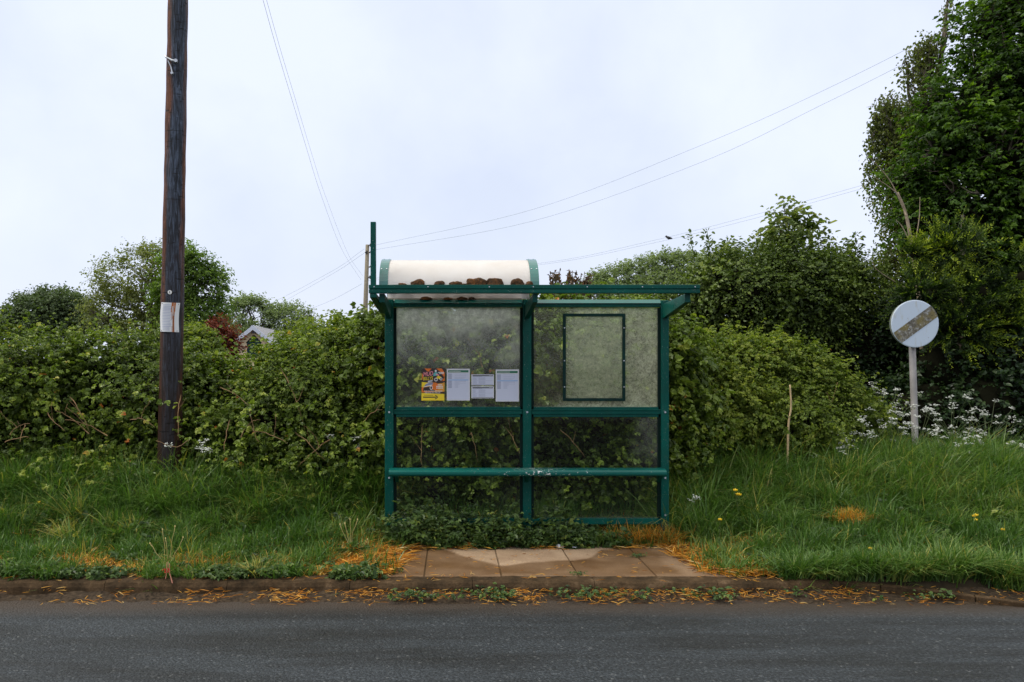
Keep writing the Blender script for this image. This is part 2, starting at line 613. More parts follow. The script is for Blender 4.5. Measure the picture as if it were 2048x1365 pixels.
M['kerb'] = kerb_mat()
M['soil'] = plain('soil', (.05, .036, .02), 0.95, nscale=8, namt=.5, spec=.2)


def sign_white():
    m, nt, b = mat_new('sign_face')
    v = coords(nt)
    mp = nt.nodes.new('ShaderNodeMapping')
    mp.inputs['Scale'].default_value = (10, 10, 2.5)
    L(nt, v, mp.inputs['Vector'])
    n = noise(nt, mp.outputs[0], 1.4, 6, .65)
    r = ramp(nt, [(.58, (0, 0, 0)), (.74, (.8, .8, .8))], n.outputs['Fac'])
    n2 = noise(nt, v, 40, 2)
    sp = ramp(nt, [(.74, (0, 0, 0)), (.76, (1, 1, 1))], n2.outputs['Fac'])
    c = mixc2(nt, r.outputs[0], (.52, .60, .70), (.42, .38, .24))
    c = mixc2(nt, sp.outputs[0], c, (.2, .19, .15))
    L(nt, c, b.inputs['Base Color'])
    b.inputs['Roughness'].default_value = .45
    return m


def sign_stripe():
    m, nt, b = mat_new('peeling_stripe')
    v = coords(nt)
    n = noise(nt, v, 17, 8, .8)
    n2 = noise(nt, v, 7, 4)
    n3 = noise(nt, v, 30, 6, .8)
    c = ramp(nt, [(.36, (.40, .43, .47)), (.44, (.24, .225, .185)), (.52, (.12, .105, .078)), (.62, (.04, .036, .03))], n.outputs['Fac'])
    y = ramp(nt, [(.48, (0, 0, 0)), (.6, (.8, .8, .8))], n2.outputs['Fac'])
    cc = mixc2(nt, y.outputs[0], c.outputs[0], (.19, .15, .04))
    k = ramp(nt, [(.56, (0, 0, 0)), (.62, (.85, .85, .85))], n3.outputs['Fac'])
    cc = mixc2(nt, k.outputs[0], cc, (.04, .036, .025))
    w = ramp(nt, [(.36, (.9, .9, .9)), (.42, (0, 0, 0))], n3.outputs['Fac'])
    cc = mixc2(nt, w.outputs[0], cc, (.46, .5, .55))
    L(nt, cc, b.inputs['Base Color'])
    b.inputs['Roughness'].default_value = .7
    return m


M['signwhite'] = sign_white()
M['signstripe'] = sign_stripe()
M['signback'] = plain('sign_back_grey', (.16, .18, .15), .6, nscale=8)
M['postgrey'] = plain('grey_post_paint', (.27, .25, .24), .55, nscale=5, namt=.22)
M['paper'] = plain('white_paper', (.60, .63, .74), .5)
M['paperedge'] = plain('paper_margin', (.70, .70, .70), .4)
M['pgreen'] = plain('print_green', (.025, .16, .085), .5)
M['pblue'] = plain('print_blue', (.18, .42, .72), .5)
M['pgrey'] = plain('print_grey', (.22, .24, .34), .5)
M['plight'] = plain('print_pale_grey', (.40, .43, .55), .5)
M['pink'] = plain('print_pink', (.9, .30, .34), .5)
M['porange'] = plain('print_orange', (.75, .17, .012), .5)
M['pyellow'] = plain('print_yellow', (.85, .62, .015), .5)
M['pamber'] = plain('print_amber', (.72, .32, .03), .5)
M['pdark'] = plain('print_dark_brown', (.03, .015, .012), .5)
M['pwhite'] = plain('print_white', (.78, .76, .72), .5)
M['pteal'] = plain('print_teal', (.12, .42, .42), .5)
M['rust'] = plain('rust_stain', (.36, .11, .02), .7, nscale=30, namt=.6)
M['wallcream'] = plain('cream_render', (.78, .64, .42), .8, nscale=3, namt=.1)
M['roofgrey'] = plain('grey_roof_tiles', (.26, .25, .26), .7, nscale=6)
M['barge'] = plain('white_bargeboard', (.62, .66, .78), .5)
M['pane'] = plain('dark_window_pane', (.02, .05, .05), .1)
M['litter'] = plain('crumpled_tissue', (.7, .72, .78), .7)
M['farpole'] = plain('weathered_pole', (.21, .18, .125), .85, nscale=12)
M['birdmat'] = plain('black_feathers', (.012, .012, .014), .5)


# ------------------------------------------------------------------ ground heights
def sst(a, b, x):
    t = np.clip((x - a) / (b - a), 0, 1)
    return t * t * (3 - 2 * t)


KX = np.array([-60, 2.5, 3.1, 3.6, 4.1, 4.6, 5.1, 5.7, 6.4, 7.2, 7.8, 8.2, 8.5])     # edge of the side road mouth
KY = np.array([5.93, 5.93, 5.92, 5.88, 5.92, 6.15, 6.6, 7.5, 8.8, 10.4, 12.5, 16, 60])


def side_edge_x(y):
    return np.interp(y, [5.5, 5.93, 6.15, 6.6, 7.5, 8.8, 10.4, 12.5, 16, 60], [4.2, 4.4, 4.95, 5.5, 6.2, 7.0, 7.7, 8.4, 9.0, 11.0])


def zg(x, y):
    x = np.asarray(x, float)
    y = np.asarray(y, float)
    left = 0.10 + 0.26 * sst(6.15, 8.2, y)
    mid = 0.095 + 0.22 * sst(7.45, 8.5, y)
    right = 0.10 + 0.42 * sst(6.15, 9.4, y)
    wl = 1 - sst(-0.95, -0.5, x)
    wr = sst(2.0, 2.7, x)
    z = left * wl + right * wr + mid * (1 - wl) * (1 - wr)
    e = side_edge_x(y)
    k = 1 - sst(-0.95, -0.1, x - e)
    z = z * k + (-0.02) * (1 - k)
    z = np.where(y < 6.0, -0.02, z)
    # flatten far away
    return z


def axis(a, b, step, outer):
    core = np.arange(a, b + 1e-6, step)
    lo = a - np.cumsum(np.geomspace(step * 2, outer / 3, 14))
    hi = b + np.cumsum(np.geomspace(step * 2, outer / 3, 14))
    return np.concatenate([lo[::-1], core, hi])


def build_ground():
    xs = axis(-8, 11, .12, 900)
    ys = axis(4.5, 18, .12, 1600)
    X, Y = np.meshgrid(xs, ys)
    Z = zg(X, Y)
    n = fbm(np.stack([X.ravel(), Y.ravel()], 1), .5, 3).reshape(X.shape)
    Z = Z + np.where((Y > 6.2) & (Y < 60) & ~((X > -.7) & (X < 2.2) & (Y < 7.4)), .02 * n, 0)
    V = np.stack([X, Y, Z], -1).reshape(-1, 3)
    w = len(xs)
    i, j = np.meshgrid(np.arange(len(ys) - 1), np.arange(w - 1), indexing='ij')
    a = (i * w + j).ravel()
    Fq = np.stack([a, a + 1, a + 1 + w, a + w], -1)
    g = Geo()
    g.add(V, Fq)
    tag(g.build('ground', M['soil'], smooth=True), 'bare brown soil beneath the verge and hedges', kind='structure')


build_ground()


def build_road():
    g = Geo()
    xs = np.concatenate([[-300, -60], np.arange(-8, 12.1, .5), [60, 300]])
    ys = np.concatenate([[-7, -3], np.arange(0, 5.96, .25), [5.96]])
    X, Y = np.meshgrid(xs, ys)
    Z = np.zeros_like(X)
    w = len(xs)
    i, j = np.meshgrid(np.arange(len(ys) - 1), np.arange(w - 1), indexing='ij')
    a = (i * w + j).ravel()
    g.add(np.stack([X, Y, Z], -1).reshape(-1, 3), np.stack([a, a + 1, a + 1 + w, a + w], -1))
    tag(g.build('road', M['road']), 'grey asphalt road in the foreground', kind='structure')
    # side road leaving behind the mound
    ys = np.concatenate([np.arange(5.965, 18, .25), [30, 60]])
    e = side_edge_x(ys) - .25
    V = np.concatenate([np.stack([e, ys, np.full_like(ys, .004)], 1), np.stack([e + 4.5, ys, np.full_like(ys, .004)], 1)])
    n = len(ys)
    a = np.arange(n - 1)
    g = Geo()
    g.add(V, np.stack([a, a + n, a + 1 + n, a + 1], -1))
    tag(g.build('side_road', M['road']), 'dark side road turning off behind the grassy mound', kind='structure')


build_road()


def build_pavement():
    jx = [-.81, -.217, .375, .965, 1.56, 2.15]
    jy = [6.09, 6.71, 7.32]
    xs = np.unique(np.round(np.concatenate([np.arange(-.8, 2.15, .03)] + [[j - .007, j - .004, j + .004, j + .007] for j in jx]), 4))
    ys = np.unique(np.round(np.concatenate([np.arange(6.085, 7.32, .025)] + [[j - .009, j - .006, j + .006, j + .009] for j in jy]), 4))
    X, Y = np.meshgrid(xs, ys)
    joint = np.zeros_like(X)
    for j in jx:
        joint = np.maximum(joint, (abs(X - j) < .0065) * 1.0)
    for j in jy:
        joint = np.maximum(joint, (abs(Y - j) < .0055) * .9)
    tilt = np.zeros_like(X)
    for a in range(len(jx) - 1):
        for b_ in range(len(jy) - 1):
            m_ = (X >= jx[a]) & (X < jx[a + 1]) & (Y >= jy[b_]) & (Y < jy[b_ + 1])
            tilt[m_] = (rng.random() - .5) * .006 + (X[m_] - jx[a]) * (rng.random() - .5) * .012
    Z = .112 + tilt - .008 * joint
    # shape of the part that has dried: a band along the back with two scalloped edges
    edge = np.interp(X, [-.8, -.3, -.12, .06, .2, .394, .42, .62, .8, 1.0, 1.12, 1.3, 2.2],
                     [7.5, 7.4, 7.05, 6.8, 6.6, 6.40, 6.40, 6.50, 6.54, 6.55, 6.62, 6.95, 7.3])
    nn = fbm(np.stack([X.ravel(), Y.ravel()], 1), .25, 5).reshape(X.shape)
    dry = sst(-.035, .055, Y - edge + nn * .022) * (.86 + .14 * np.clip(nn, -1, 1))
    # margins dry at the right end and along the front lip
    dry = np.maximum(dry, .45 * sst(1.55, 1.9, X + nn * .1))
    dry = np.maximum(dry, .30 * sst(6.2, 6.1, Y + nn * .03))
    dry = np.maximum(dry, .18 + .1 * nn)
    w = len(xs)
    i, j = np.meshgrid(np.arange(len(ys) - 1), np.arange(w - 1), indexing='ij')
    a = (i * w + j).ravel()
    g = Geo()
    g.add(np.stack([X, Y, Z], -1).reshape(-1, 3), np.stack([a, a + 1, a + 1 + w, a + w], -1))
    o = g.build('pavement', M['paving'])
    for nm, arr in (('dry', dry), ('joint', joint)):
        at_ = o.data.attributes.new(nm, 'FLOAT', 'POINT')
        at_.data.foreach_set('value', arr.ravel().astype(np.float32))
    tag(o, 'brown paving slabs in front of the shelter, partly dried', kind='structure')


build_pavement()


def build_kerb():
    g = Geo()
    # profile across the kerb: outward distance from the back, height
    prof = np.array([(.16, -.03), (.16, .02), (.152, .07), (.135, .098), (.11, .111), (.0, .113), (.0, -.03)])
    xs_all = np.arange(-9.0, 2.2, .915)
    for x0 in xs_all:
        x1 = x0 + .911
        n = 16
        t = np.linspace(0, 1, n)
        X = x0 + (x1 - x0) * t
        drop = 0.0
        jit = (rng.random() - .5) * .008
        V = []
        for k in range(n):
            for (d, z) in prof:
                V.append((X[k], 6.085 - d + jit * .5 + .006 * math.sin(X[k] * 31 + d * 40), z + jit - drop + .004 * math.sin(X[k] * 17) * (z > 0)))
        p = len(prof)
        Fq = []
        for k in range(n - 1):
            for q in range(p - 1):
                Fq.append((k * p + q, k * p + q + 1, (k + 1) * p + q + 1, (k + 1) * p + q))
        g.add(V, Fq)
        b0 = g.n - n * p
        g.F.append(np.array([[b0 + q for q in range(p)]]))
        g.M.append(np.zeros(1, np.int32)); g.A.append(np.full(1, .5, np.float32))
        g.F.append(np.array([[b0 + (n - 1) * p + q for q in range(p)]]))
        g.M.append(np.zeros(1, np.int32)); g.A.append(np.full(1, .5, np.float32))
    # dropped kerb that curves off towards the side road
    path = np.array([(2.90, 6.03, .10), (3.2, 5.97, .085), (3.5, 5.9, .07), (3.8, 5.8, .05), (4.1, 5.7, .03)])
    for k in range(len(path) - 1):
        a, b_ = path[k], path[k + 1]
        d = (b_ - a)[:2] / np.linalg.norm((b_ - a)[:2])
        nrm = np.array([d[1], -d[0]]) * .035
        a2 = a[:2] + d * .004
        b2 = b_[:2] - d * .004
        pts = []
        for (p, z) in ((a2, a[2]), (b2, b_[2])):
            pts += [(*(p + nrm), -.03), (*(p - nrm), -.03), (*(p - nrm), z), (*(p + nrm), z)]
        g.poly8(pts, bev=.008)
    tag(g.build('kerb', M['kerb']), 'worn concrete kerb between road and verge', kind='structure')


build_kerb()


def build_gutter():
    g = Geo()
    xs = np.arange(-9, 4.6, .03)
    ys = np.linspace(5.70, 5.955, 12)
    X, Y = np.meshgrid(xs, ys)
    q = np.stack([X.ravel(), Y.ravel()], 1)
    n1 = fbm(q, .5, 201).reshape(X.shape)
    n2 = fbm(q, .06, 202).reshape(X.shape)
    t = (Y - 5.70) / .255
    Z = -.012 + .058 * np.clip(t + .22 * n1, 0, 1.2) ** 1.6 + .005 * n2
    w = len(xs)
    i, j = np.meshgrid(np.arange(len(ys) - 1), np.arange(w - 1), indexing='ij')
    a = (i * w + j).ravel()
    g.add(np.stack([X, Y, Z], -1).reshape(-1, 3), np.stack([a, a + 1, a + 1 + w, a + w], -1))
    tag(g.build('gutter_dirt', M['gutterdirt'], smooth=True), 'dark brown grit washed up along the kerb foot', kind='stuff')


M['gutterdirt'] = plain('gutter_grit', (.042, .029, .018), 0.95, nscale=45, namt=.75, spec=.15)
build_gutter()


# ------------------------------------------------------------------ foliage machinery
def unit(v):
    return v / (np.linalg.norm(v, axis=-1, keepdims=True) + 1e-9)


def leaves(g, P, D, Nn, Ln, W, var, fold=.25, droop=.15, mat=0):
    """leaf blades: folded along the midrib, six vertices, two quads"""
    n = len(P)
    D = unit(D)
    Sd = unit(np.cross(D, Nn))
    Nn = np.cross(Sd, D)
    Ln = np.asarray(Ln)[:, None] * np.ones((n, 1))
    W = np.asarray(W)[:, None] * np.ones((n, 1))
    up = Nn * W * fold
    tip = P + D * Ln - Nn * Ln * droop
    l1 = P + D * Ln * .30 + Sd * W * .5 + up - Nn * Ln * droop * .08
    l2 = P + D * Ln * .68 + Sd * W * .40 + up - Nn * Ln * droop * .4
    r1 = P + D * Ln * .30 - Sd * W * .5 + up - Nn * Ln * droop * .08
    r2 = P + D * Ln * .68 - Sd * W * .40 + up - Nn * Ln * droop * .4
    V = np.stack([P, l1, l2, tip, r2, r1], 1).reshape(-1, 3)
    b = np.arange(n)[:, None] * 6
    Fq = np.concatenate([b + np.array([[0, 3, 2, 1]]), b + np.array([[0, 5, 4, 3]])])
    g.add(V, Fq, mat, np.concatenate([var, var]))


def lobe_points(lobes, n, amp=.12, nscale=.5, seed=1, back_keep=.35, inside=.86):
    lobes = np.asarray(lobes, float)
    A = (lobes[:, 3] * lobes[:, 4] + lobes[:, 3] * lobes[:, 5] + lobes[:, 4] * lobes[:, 5])
    idx = rng.choice(len(lobes), size=n * 3, p=A / A.sum())
    u = unit(rng.normal(size=(n * 3, 3)))
    c, r = lobes[idx, :3], lobes[idx, 3:6]
    d = 1 + amp * fbm(c + u * r, nscale, seed)
    P = c + u * r * d[:, None]
    Nn = unit(u / r)
    keep = np.ones(len(P), bool)
    for k, lb in enumerate(lobes):
        q = (P - lb[:3]) / (lb[3:6] * inside)
        keep &= ~(((q * q).sum(1) < 1) & (idx != k))
    keep &= (Nn[:, 1] < .45) | (rng.random(len(P)) < back_keep)
    keep &= (P[:, 2] > zg(P[:, 0], P[:, 1]) + .02)
    P, Nn = P[keep], Nn[keep]
    return P[:n], Nn[:n]


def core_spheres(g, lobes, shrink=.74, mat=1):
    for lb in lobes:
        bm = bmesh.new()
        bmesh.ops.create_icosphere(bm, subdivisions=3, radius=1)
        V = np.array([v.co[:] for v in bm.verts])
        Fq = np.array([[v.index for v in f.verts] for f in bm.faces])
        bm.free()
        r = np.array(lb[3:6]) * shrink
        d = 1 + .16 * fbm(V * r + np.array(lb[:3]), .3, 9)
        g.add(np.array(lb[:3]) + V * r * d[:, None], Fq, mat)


def sprays(P, Nn, K, length, depth=.3, wn=.6, wup=.35, jit=.5, droop=.25, leafdir='alt', lift=.6):
    """short leafy shoots that start under the surface and reach out of it; returns leaf bases, directions, normals"""
    n = len(P)
    ln = length * (.6 + .8 * rng.random(n))
    d = unit(Nn * wn + np.array([0, 0, wup]) + rng.normal(size=(n, 3)) * jit)
    st = P - Nn * (depth * rng.random(n))[:, None]
    out_p, out_d, out_n, out_t = [], [], [], []
    for k in range(K):
        t = (k + .4 + .4 * rng.random(n)) / K
        p = st + d * (ln * t)[:, None]
        p[:, 2] -= droop * ln * t * t
        tang = unit(d - np.array([0, 0, 1]) * (2 * droop * t)[:, None])
        side = unit(np.cross(tang, np.array([0, 0, 1.0]) + rng.normal(size=(n, 3)) * .35))
        sgn = 1 if k % 2 else -1
        ld = unit(side * sgn + tang * .55 + rng.normal(size=(n, 3)) * .35 + np.array([0, 0, -.25]))
        nn = unit(np.array([0, 0, lift]) + Nn * .45 + rng.normal(size=(n, 3)) * .38)
        out_p.append(p); out_d.append(ld); out_n.append(nn); out_t.append(t)
    return np.concatenate(out_p), np.concatenate(out_d), np.concatenate(out_n), np.concatenate(out_t)


def foliage(name, lobes, n, K, shoot, leaf, width, mat, parent, amp=.14, nscale=.45, seed=1, core=.74, trif=False,
            thin=None, back_keep=.35, var_bias=0.0, **kw):
    g = Geo()
    P, Nn = lobe_points(lobes, n, amp, nscale, seed, back_keep)
    if thin is not None:
        f = fbm(P, thin[0], seed + 50)
        keep = f > thin[1]
        P, Nn = P[keep], Nn[keep]
    p, d, nn, t = sprays(P, Nn, K, shoot, **kw)
    m = len(p)
    patch = fbm(p, .8, seed + 20)
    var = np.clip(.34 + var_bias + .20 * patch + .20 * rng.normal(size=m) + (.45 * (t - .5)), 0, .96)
    var = np.where(rng.random(m) < .0015, 1.0, var)
    sz = leaf * (.55 + .9 * rng.random(m)) * np.clip(1 + .35 * fbm(p, .5, seed + 31), .6, 1.5)
    if trif:
        sd = unit(np.cross(d, nn))
        for ang, sc in ((0, 1.0), (.95, .82), (-.95, .82)):
            dd = d * math.cos(ang) + sd * math.sin(ang)
            pp = p + d * (sz * .25)[:, None]
            leaves(g, pp, dd, nn + rng.normal(size=(m, 3)) * .12, sz * sc, sz * sc * width, np.clip(var + rng.normal(size=m) * .03, 0, 1))
    else:
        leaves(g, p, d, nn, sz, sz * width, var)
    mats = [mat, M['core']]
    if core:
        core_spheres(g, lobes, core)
    return g.build(name, mats, parent)


def wig(a, b, n=8, amp=.05, seed=None, sag=0.0):
    r = rng
    t = np.linspace(0, 1, n)[:, None]
    a, b = np.array(a, float), np.array(b, float)
    p = a + (b - a) * t
    w = np.cumsum(r.normal(size=(n, 3)), 0) * amp / math.sqrt(n)
    w -= w[-1] * t
    w -= w[0] * (1 - t)
    p = p + w
    p[:, 2] += -sag * 4 * (t * (1 - t))[:, 0]
    return p


def tree_wood(lobes, base, r0, mat, parent, per=4, name='trunk', forkz=.45):
    """tapered trunk with limbs reaching into every lobe of the crown"""
    g = Geo()
    lobes = np.asarray(lobes, float)
    base = np.array(base, float)
    top = lobes[np.argmax(lobes[:, 2])][:3]
    cen = lobes[:, :3].mean(0)
    fork = base * (1 - forkz) + np.array([cen[0], cen[1], cen[2]]) * forkz
    tr = np.concatenate([wig(base, fork, 6, r0 * .6), wig(fork, top, 8, r0 * 1.6)[1:]])
    g.tube(tr, np.linspace(r0, r0 * .15, len(tr)), 9)
    for lb in lobes:
        k = rng.integers(3, len(tr) - 3)
        s = tr[k]
        limb = wig(s, lb[:3], 7, r0 * 1.4)
        g.tube(limb, np.linspace(r0 * .45, r0 * .14, 7), 6)
        for q in range(per):
            u = unit(rng.normal(size=3))
            e = lb[:3] + u * lb[3:6] * .95
            tw = wig(limb[rng.integers(3, 7)], e, 6, r0 * .8)
            g.tube(tw, np.linspace(r0 * .14, r0 * .03, 6), 4)
            for z in range(2):
                e2 = e + unit(rng.normal(size=3)) * lb[3:6] * .35
                g.tube(wig(tw[rng.integers(2, 5)], e2, 4, r0 * .4), np.linspace(r0 * .06, r0 * .02, 4), 3)
    return g.build(name, mat, parent, smooth=True)


# ------------------------------------------------------------------ bramble hedges
def hedge_lobes(prof, x0, x1, step, depth, fronty, low=True):
    px = np.array([p[0] for p in prof]); py = np.array([p[1] for p in prof])
    out = []
    x = x0
    while x <= x1:
        d = fronty + .45 + (rng.random() - .5) * .35
        ppx = x * d / d * F / d + CX
        zt = CZ + (CY - np.interp(ppx, px, py)) * d / F
        zt += (rng.random() - .5) * .12 - .17
        r = .42 + .16 * rng.random()
        out.append((x, d, zt - .5, r + .08, depth * .5, .52))
        out.append((x + .2 * (rng.random() - .5), d + .12, zt - .95, r + .12, depth * .5, .55))
        if low:
            out.append((x, d + .5 + .15 * rng.random(), .6, r + .1, depth * .42, .5))
        x += step * (.8 + .4 * rng.random())
    return out


prof = [(-700, 630), (-200, 640), (0, 648), (60, 668), (130, 672), (200, 675), (300, 662), (340, 690), (400, 738), (450, 752),
        (520, 746), (560, 722), (600, 690), (650, 670), (700, 662), (740, 652), (800, 650)]

hl = hedge_lobes(prof, -7.2, -2.75, .42, 1.5, 8.85)
hl += [(-4.9 + i * .5 + .2 * rng.random(), 8.2 + .2 * rng.random(), .36, .42, .4, .30 + .1 * rng.random()) for i in range(4)]
hl += [(-2.75 + .3 * k, 9.1, z_, .36, .4, .36) for k in (0, 1) for z_ in (.6, 1.0, 1.3)] + [(-3.25, 8.95, .75, .45, .4, .5), (-3.1, 9.0, 1.3, .4, .4, .45)]
h1 = empty('bramble_hedge', (-4.9, 9.0, .3), 'bramble hedge with a dark hollow under dense leaves, beyond the pole from the shelter', 'hedge', 'bramble hedges along the verge')
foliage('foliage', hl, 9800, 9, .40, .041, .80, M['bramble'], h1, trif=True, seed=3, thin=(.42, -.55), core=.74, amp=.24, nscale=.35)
foliage('foliage', hl, 2600, 10, .5, .03, .55, M['hawthorn'], h1, seed=4, thin=(.8, .15), core=0, amp=.32, nscale=.35, wup=.7)

hl2 = hedge_lobes(prof, -2.5, -.75, .38, 1.5, 8.6)
hl2 += [(-2.35, 8.5, .5, .4, .4, .4), (-2.0, 8.3, .5, .42, .4, .45), (-1.45, 8.2, .5, .48, .42, .45), (-1.0, 8.25, .6, .45, .42, .55), (-1.7, 8.55, 1.2, .5, .45, .5)]
h2 = empty('bramble_hedge', (-1.8, 8.9, .3), 'bramble hedge with dead canes between the utility pole and the bus shelter', 'hedge', 'bramble hedges along the verge')
foliage('foliage', hl2, 8400, 9, .38, .040, .80, M['bramble'], h2, trif=True, seed=8, thin=(.42, -.52), core=.72, var_bias=.05, amp=.24, nscale=.35)
foliage('foliage', hl2, 2200, 10, .5, .03, .55, M['nettle'], h2, seed=9, thin=(.8, .15), core=0, amp=.32, nscale=.35, wup=.7)

hl3 = []
x = -.65
while x < 2.3:
    d = 8.5 + .2 * rng.random()
    zt = np.interp(x, [-.7, -.25, -.05, .1, .4, 1.0, 1.6, 2.3], [2.28, 2.28, 1.95, 1.98, 2.38, 2.4, 2.32, 2.2]) + .05 * (rng.random() - .5)
    hl3 += [(x, d, zt - .5, .42, .55, .52), (x + .1, d + .05, zt - 1.05, .46, .55, .55), (x, d + .1, .6, .46, .55, .55)]
    x += .36
h3 = empty('ivy_hedge', (.8, 8.7, .3), 'shaded ivy and bramble hedge close behind the shelter glass', 'hedge', 'bramble hedges along the verge')
foliage('foliage', hl3, 5200, 9, .36, .052, .85, M['bramble'], h3, trif=True, seed=14, core=.72, var_bias=.0)

def top_shoots(parent, x0, x1, y0, y1, n, mat, prof_):
    g = Geo()
    gs = Geo()
    qx = np.array([p[0] for p in prof_]); qy = np.array([p[1] for p in prof_])
    for _ in range(n):
        x, d = x0 + (x1 - x0) * rng.random(), y0 + (y1 - y0) * rng.random()
        if 375 < x * F / d + CX < 560:
            continue
        zt = CZ + (CY - np.interp(x * F / d + CX, qx, qy)) * d / F - .12
        ln = .12 + .3 * rng.random() ** 2
        a = np.array([x, d, zt - .1])
        b_ = a + np.array([rng.normal() * .12, rng.normal() * .1 - .03, ln + .1])
        p = wig(a, b_, 6, .03)
        gs.tube(p, np.linspace(.0035, .0015, 6), 4)
        k = 10
        t = .3 + .7 * rng.random(k)
        bb = np.stack([np.interp(t, np.linspace(0, 1, 6), p[:, i]) for i in range(3)], 1)
        sz = .045 * (.6 + .7 * rng.random(k))
        leaves(g, bb, rng.normal(size=(k, 3)) + np.array([0, 0, .3]), np.array([0, 0, .8]) + rng.normal(size=(k, 3)) * .5, sz, sz * .75, np.clip(.62 + .2 * rng.normal(size=k), 0, .96))
    off = g.n
    g.V += gs.V
    g.F += [f + off for f in gs.F]
    g.M += [m_ + 1 for m_ in gs.M]
    g.A += gs.A
    g.n += gs.n
    g.build('foliage', [mat, M['stem']], parent)


top_shoots(h1, -7, -2.8, 9.0, 9.7, 90, M['bramble'], prof)
top_shoots(h2, -2.6, -.8, 8.7, 9.4, 60, M['bramble'], prof)

# dead canes poking through the hedges
def canes(parent, spec):
    for (x0, y0, x1, y1, d, sg) in spec:
        g = Geo()
        p = wig(at(x0, y0, d), at(x1, y1, d - .1), 9, .018, sag=-sg)
        g.tube(p, np.linspace(.0052, .0022, 9), 5)
        if rng.random() < .7:
            k = rng.integers(3, 6)
            g.tube(wig(p[k], p[k] + np.array([(rng.random() - .5) * .35, -.05, .1 + .15 * rng.random()]), 5, .02), np.linspace(.003, .0014, 5), 4)
        g.build('dead_cane', M['dead_stem'], parent, smooth=True)


canes(h1, [(140, 795, 180, 865, 8.25, .03), (178, 868, 110, 820, 8.2, .05), (20, 870, 60, 848, 8.1, .02), (50, 850, 40, 885, 8.05, .02),
           (215, 872, 130, 840, 8.2, .03), (260, 840, 310, 855, 8.0, .04), (10, 885, 58, 875, 8.0, .01), (95, 825, 130, 862, 8.2, 0)])
canes(h2, [(378, 880, 312, 882, 7.9, -.06), (560, 735, 610, 860, 8.0, .05), (500, 822, 518, 885, 7.85, -.05), (505, 862, 575, 888, 7.8, .03),
           (590, 865, 650, 920, 7.8, .02), (660, 880, 595, 935, 7.8, .02), (482, 875, 520, 840, 7.85, .05), (460, 840, 450, 905, 7.85, .0),
           (720, 850, 765, 820, 7.85, .03), (362, 790, 356, 880, 8.0, .02), (440, 775, 500, 815, 8.0, .03)])
canes(h3, [(845, 850, 845, 935, 7.85, .0), (940, 870, 955, 925, 7.8, .1), (1010, 855, 1045, 920, 7.85, .02), (1120, 860, 1170, 915, 7.85, .02),
           (965, 735, 945, 690, 7.9, .02)])


# tall leafy shoots standing out of the hedge top
def shoot_plant(name, label, cat, pts, r, leaf, width, mat, n, spread=.12, group=None):
    pts = np.asarray(pts, float)
    root = empty(name, pts[0], label, cat, group)
    g = Geo()
    tt = np.linspace(0, 1, 12)
    P = np.stack([np.interp(tt, np.linspace(0, 1, len(pts)), pts[:, i]) for i in range(3)], 1)
    g.tube(P, np.linspace(r, r * .35, 12), 5)
    g.build('stem', M['stem'], root, smooth=True)
    g = Geo()
    t = .25 + .75 * rng.random(n)
    b = np.stack([np.interp(t, tt, P[:, i]) for i in range(3)], 1)
    d = unit(rng.normal(size=(n, 3)) + np.array([0, 0, .15]))
    b = b + d * (spread * rng.random(n))[:, None]
    nn = unit(np.array([0, 0, .8]) + rng.normal(size=(n, 3)) * .5)
    sz = leaf * (.6 + .7 * rng.random(n))
    leaves(g, b, d, nn, sz, sz * width, np.clip(.5 + .25 * rng.normal(size=n), 0, 1))
    g.build('leaves', mat, root)


shoot_plant('tall_shoot', 'tall thin leafy shoot rising above the hedge beside the small distant pole', 'plant',
            [at(740, 700, 8.5), at(742, 660, 8.5), at(735, 622, 8.5)], .007, .06, .7, M['bramble'], 26)
shoot_plant('arching_shoot', 'short arching leafy shoot on the hedge top between red foliage and shelter', 'plant',
            [at(700, 690, 9.0), at(680, 655, 9.0), at(668, 625, 9.0)], .006, .055, .7, M['lime'], 22, .08)

# ------------------------------------------------------------------ far trees and house beyond the hedge
def tree(name, label, cat, lobes, base, r0, n, K, shoot, leaf, width, mat, bark=None, amp=.18, nscale=.8, seed=1, core=0, thin=None, per=4, group=None, forkz=.45, **kw):
    root = empty(name, base, label, cat, group)
    tree_wood(lobes, base, r0, bark or M['bark'], root, per, forkz=forkz)
    foliage('crown', lobes, n, K, shoot, leaf, width, mat, root, amp=amp, nscale=nscale, seed=seed, core=core, thin=thin, **kw)
    return root


def pl(px, py, d, rx, rz, ry=None):
    c = at(px, py, d)
    s = d / F
    return (c[0], c[1], c[2], rx * s, (ry or rx) * s, rz * s)


FT = 'trees beyond the hedge'
D = 46
tree('ash_tree', 'broad pale olive tree behind the utility pole, with thin see-through crown', 'tree',
     [pl(285, 560, D, 55, 48), pl(240, 570, D, 40, 36), pl(320, 545, D, 38, 40), pl(222, 610, D, 36, 26), pl(270, 625, D, 50, 32), pl(330, 610, D, 40, 50), pl(300, 530, D + 1, 42, 28), pl(200, 628, D - 1, 22, 16), pl(300, 660, D, 60, 26)],
     at(290, 790, D), .32, 3000, 8, 1.0, .13, .6, M['far_olive'], seed=21, thin=(1.1, -.3), per=9, amp=.22, group=FT, core=0, wup=.2)
tree('oak_tree', 'rounded bright green tree behind the utility pole, on its shelter side', 'tree',
     [pl(385, 545, D - 2, 42, 40), pl(415, 575, D - 2, 36, 34), pl(365, 580, D - 2, 44, 50), pl(428, 603, D - 2, 30, 22), pl(395, 625, D - 2, 46, 28), pl(372, 525, D - 2, 34, 24), pl(380, 655, D - 2, 40, 22)],
     at(378, 790, D - 2), .32, 2900, 8, .9, .14, .65, M['far_green'], seed=23, thin=(.9, -.2), per=9, amp=.2, group=FT, core=0, wup=.2)
D = 52
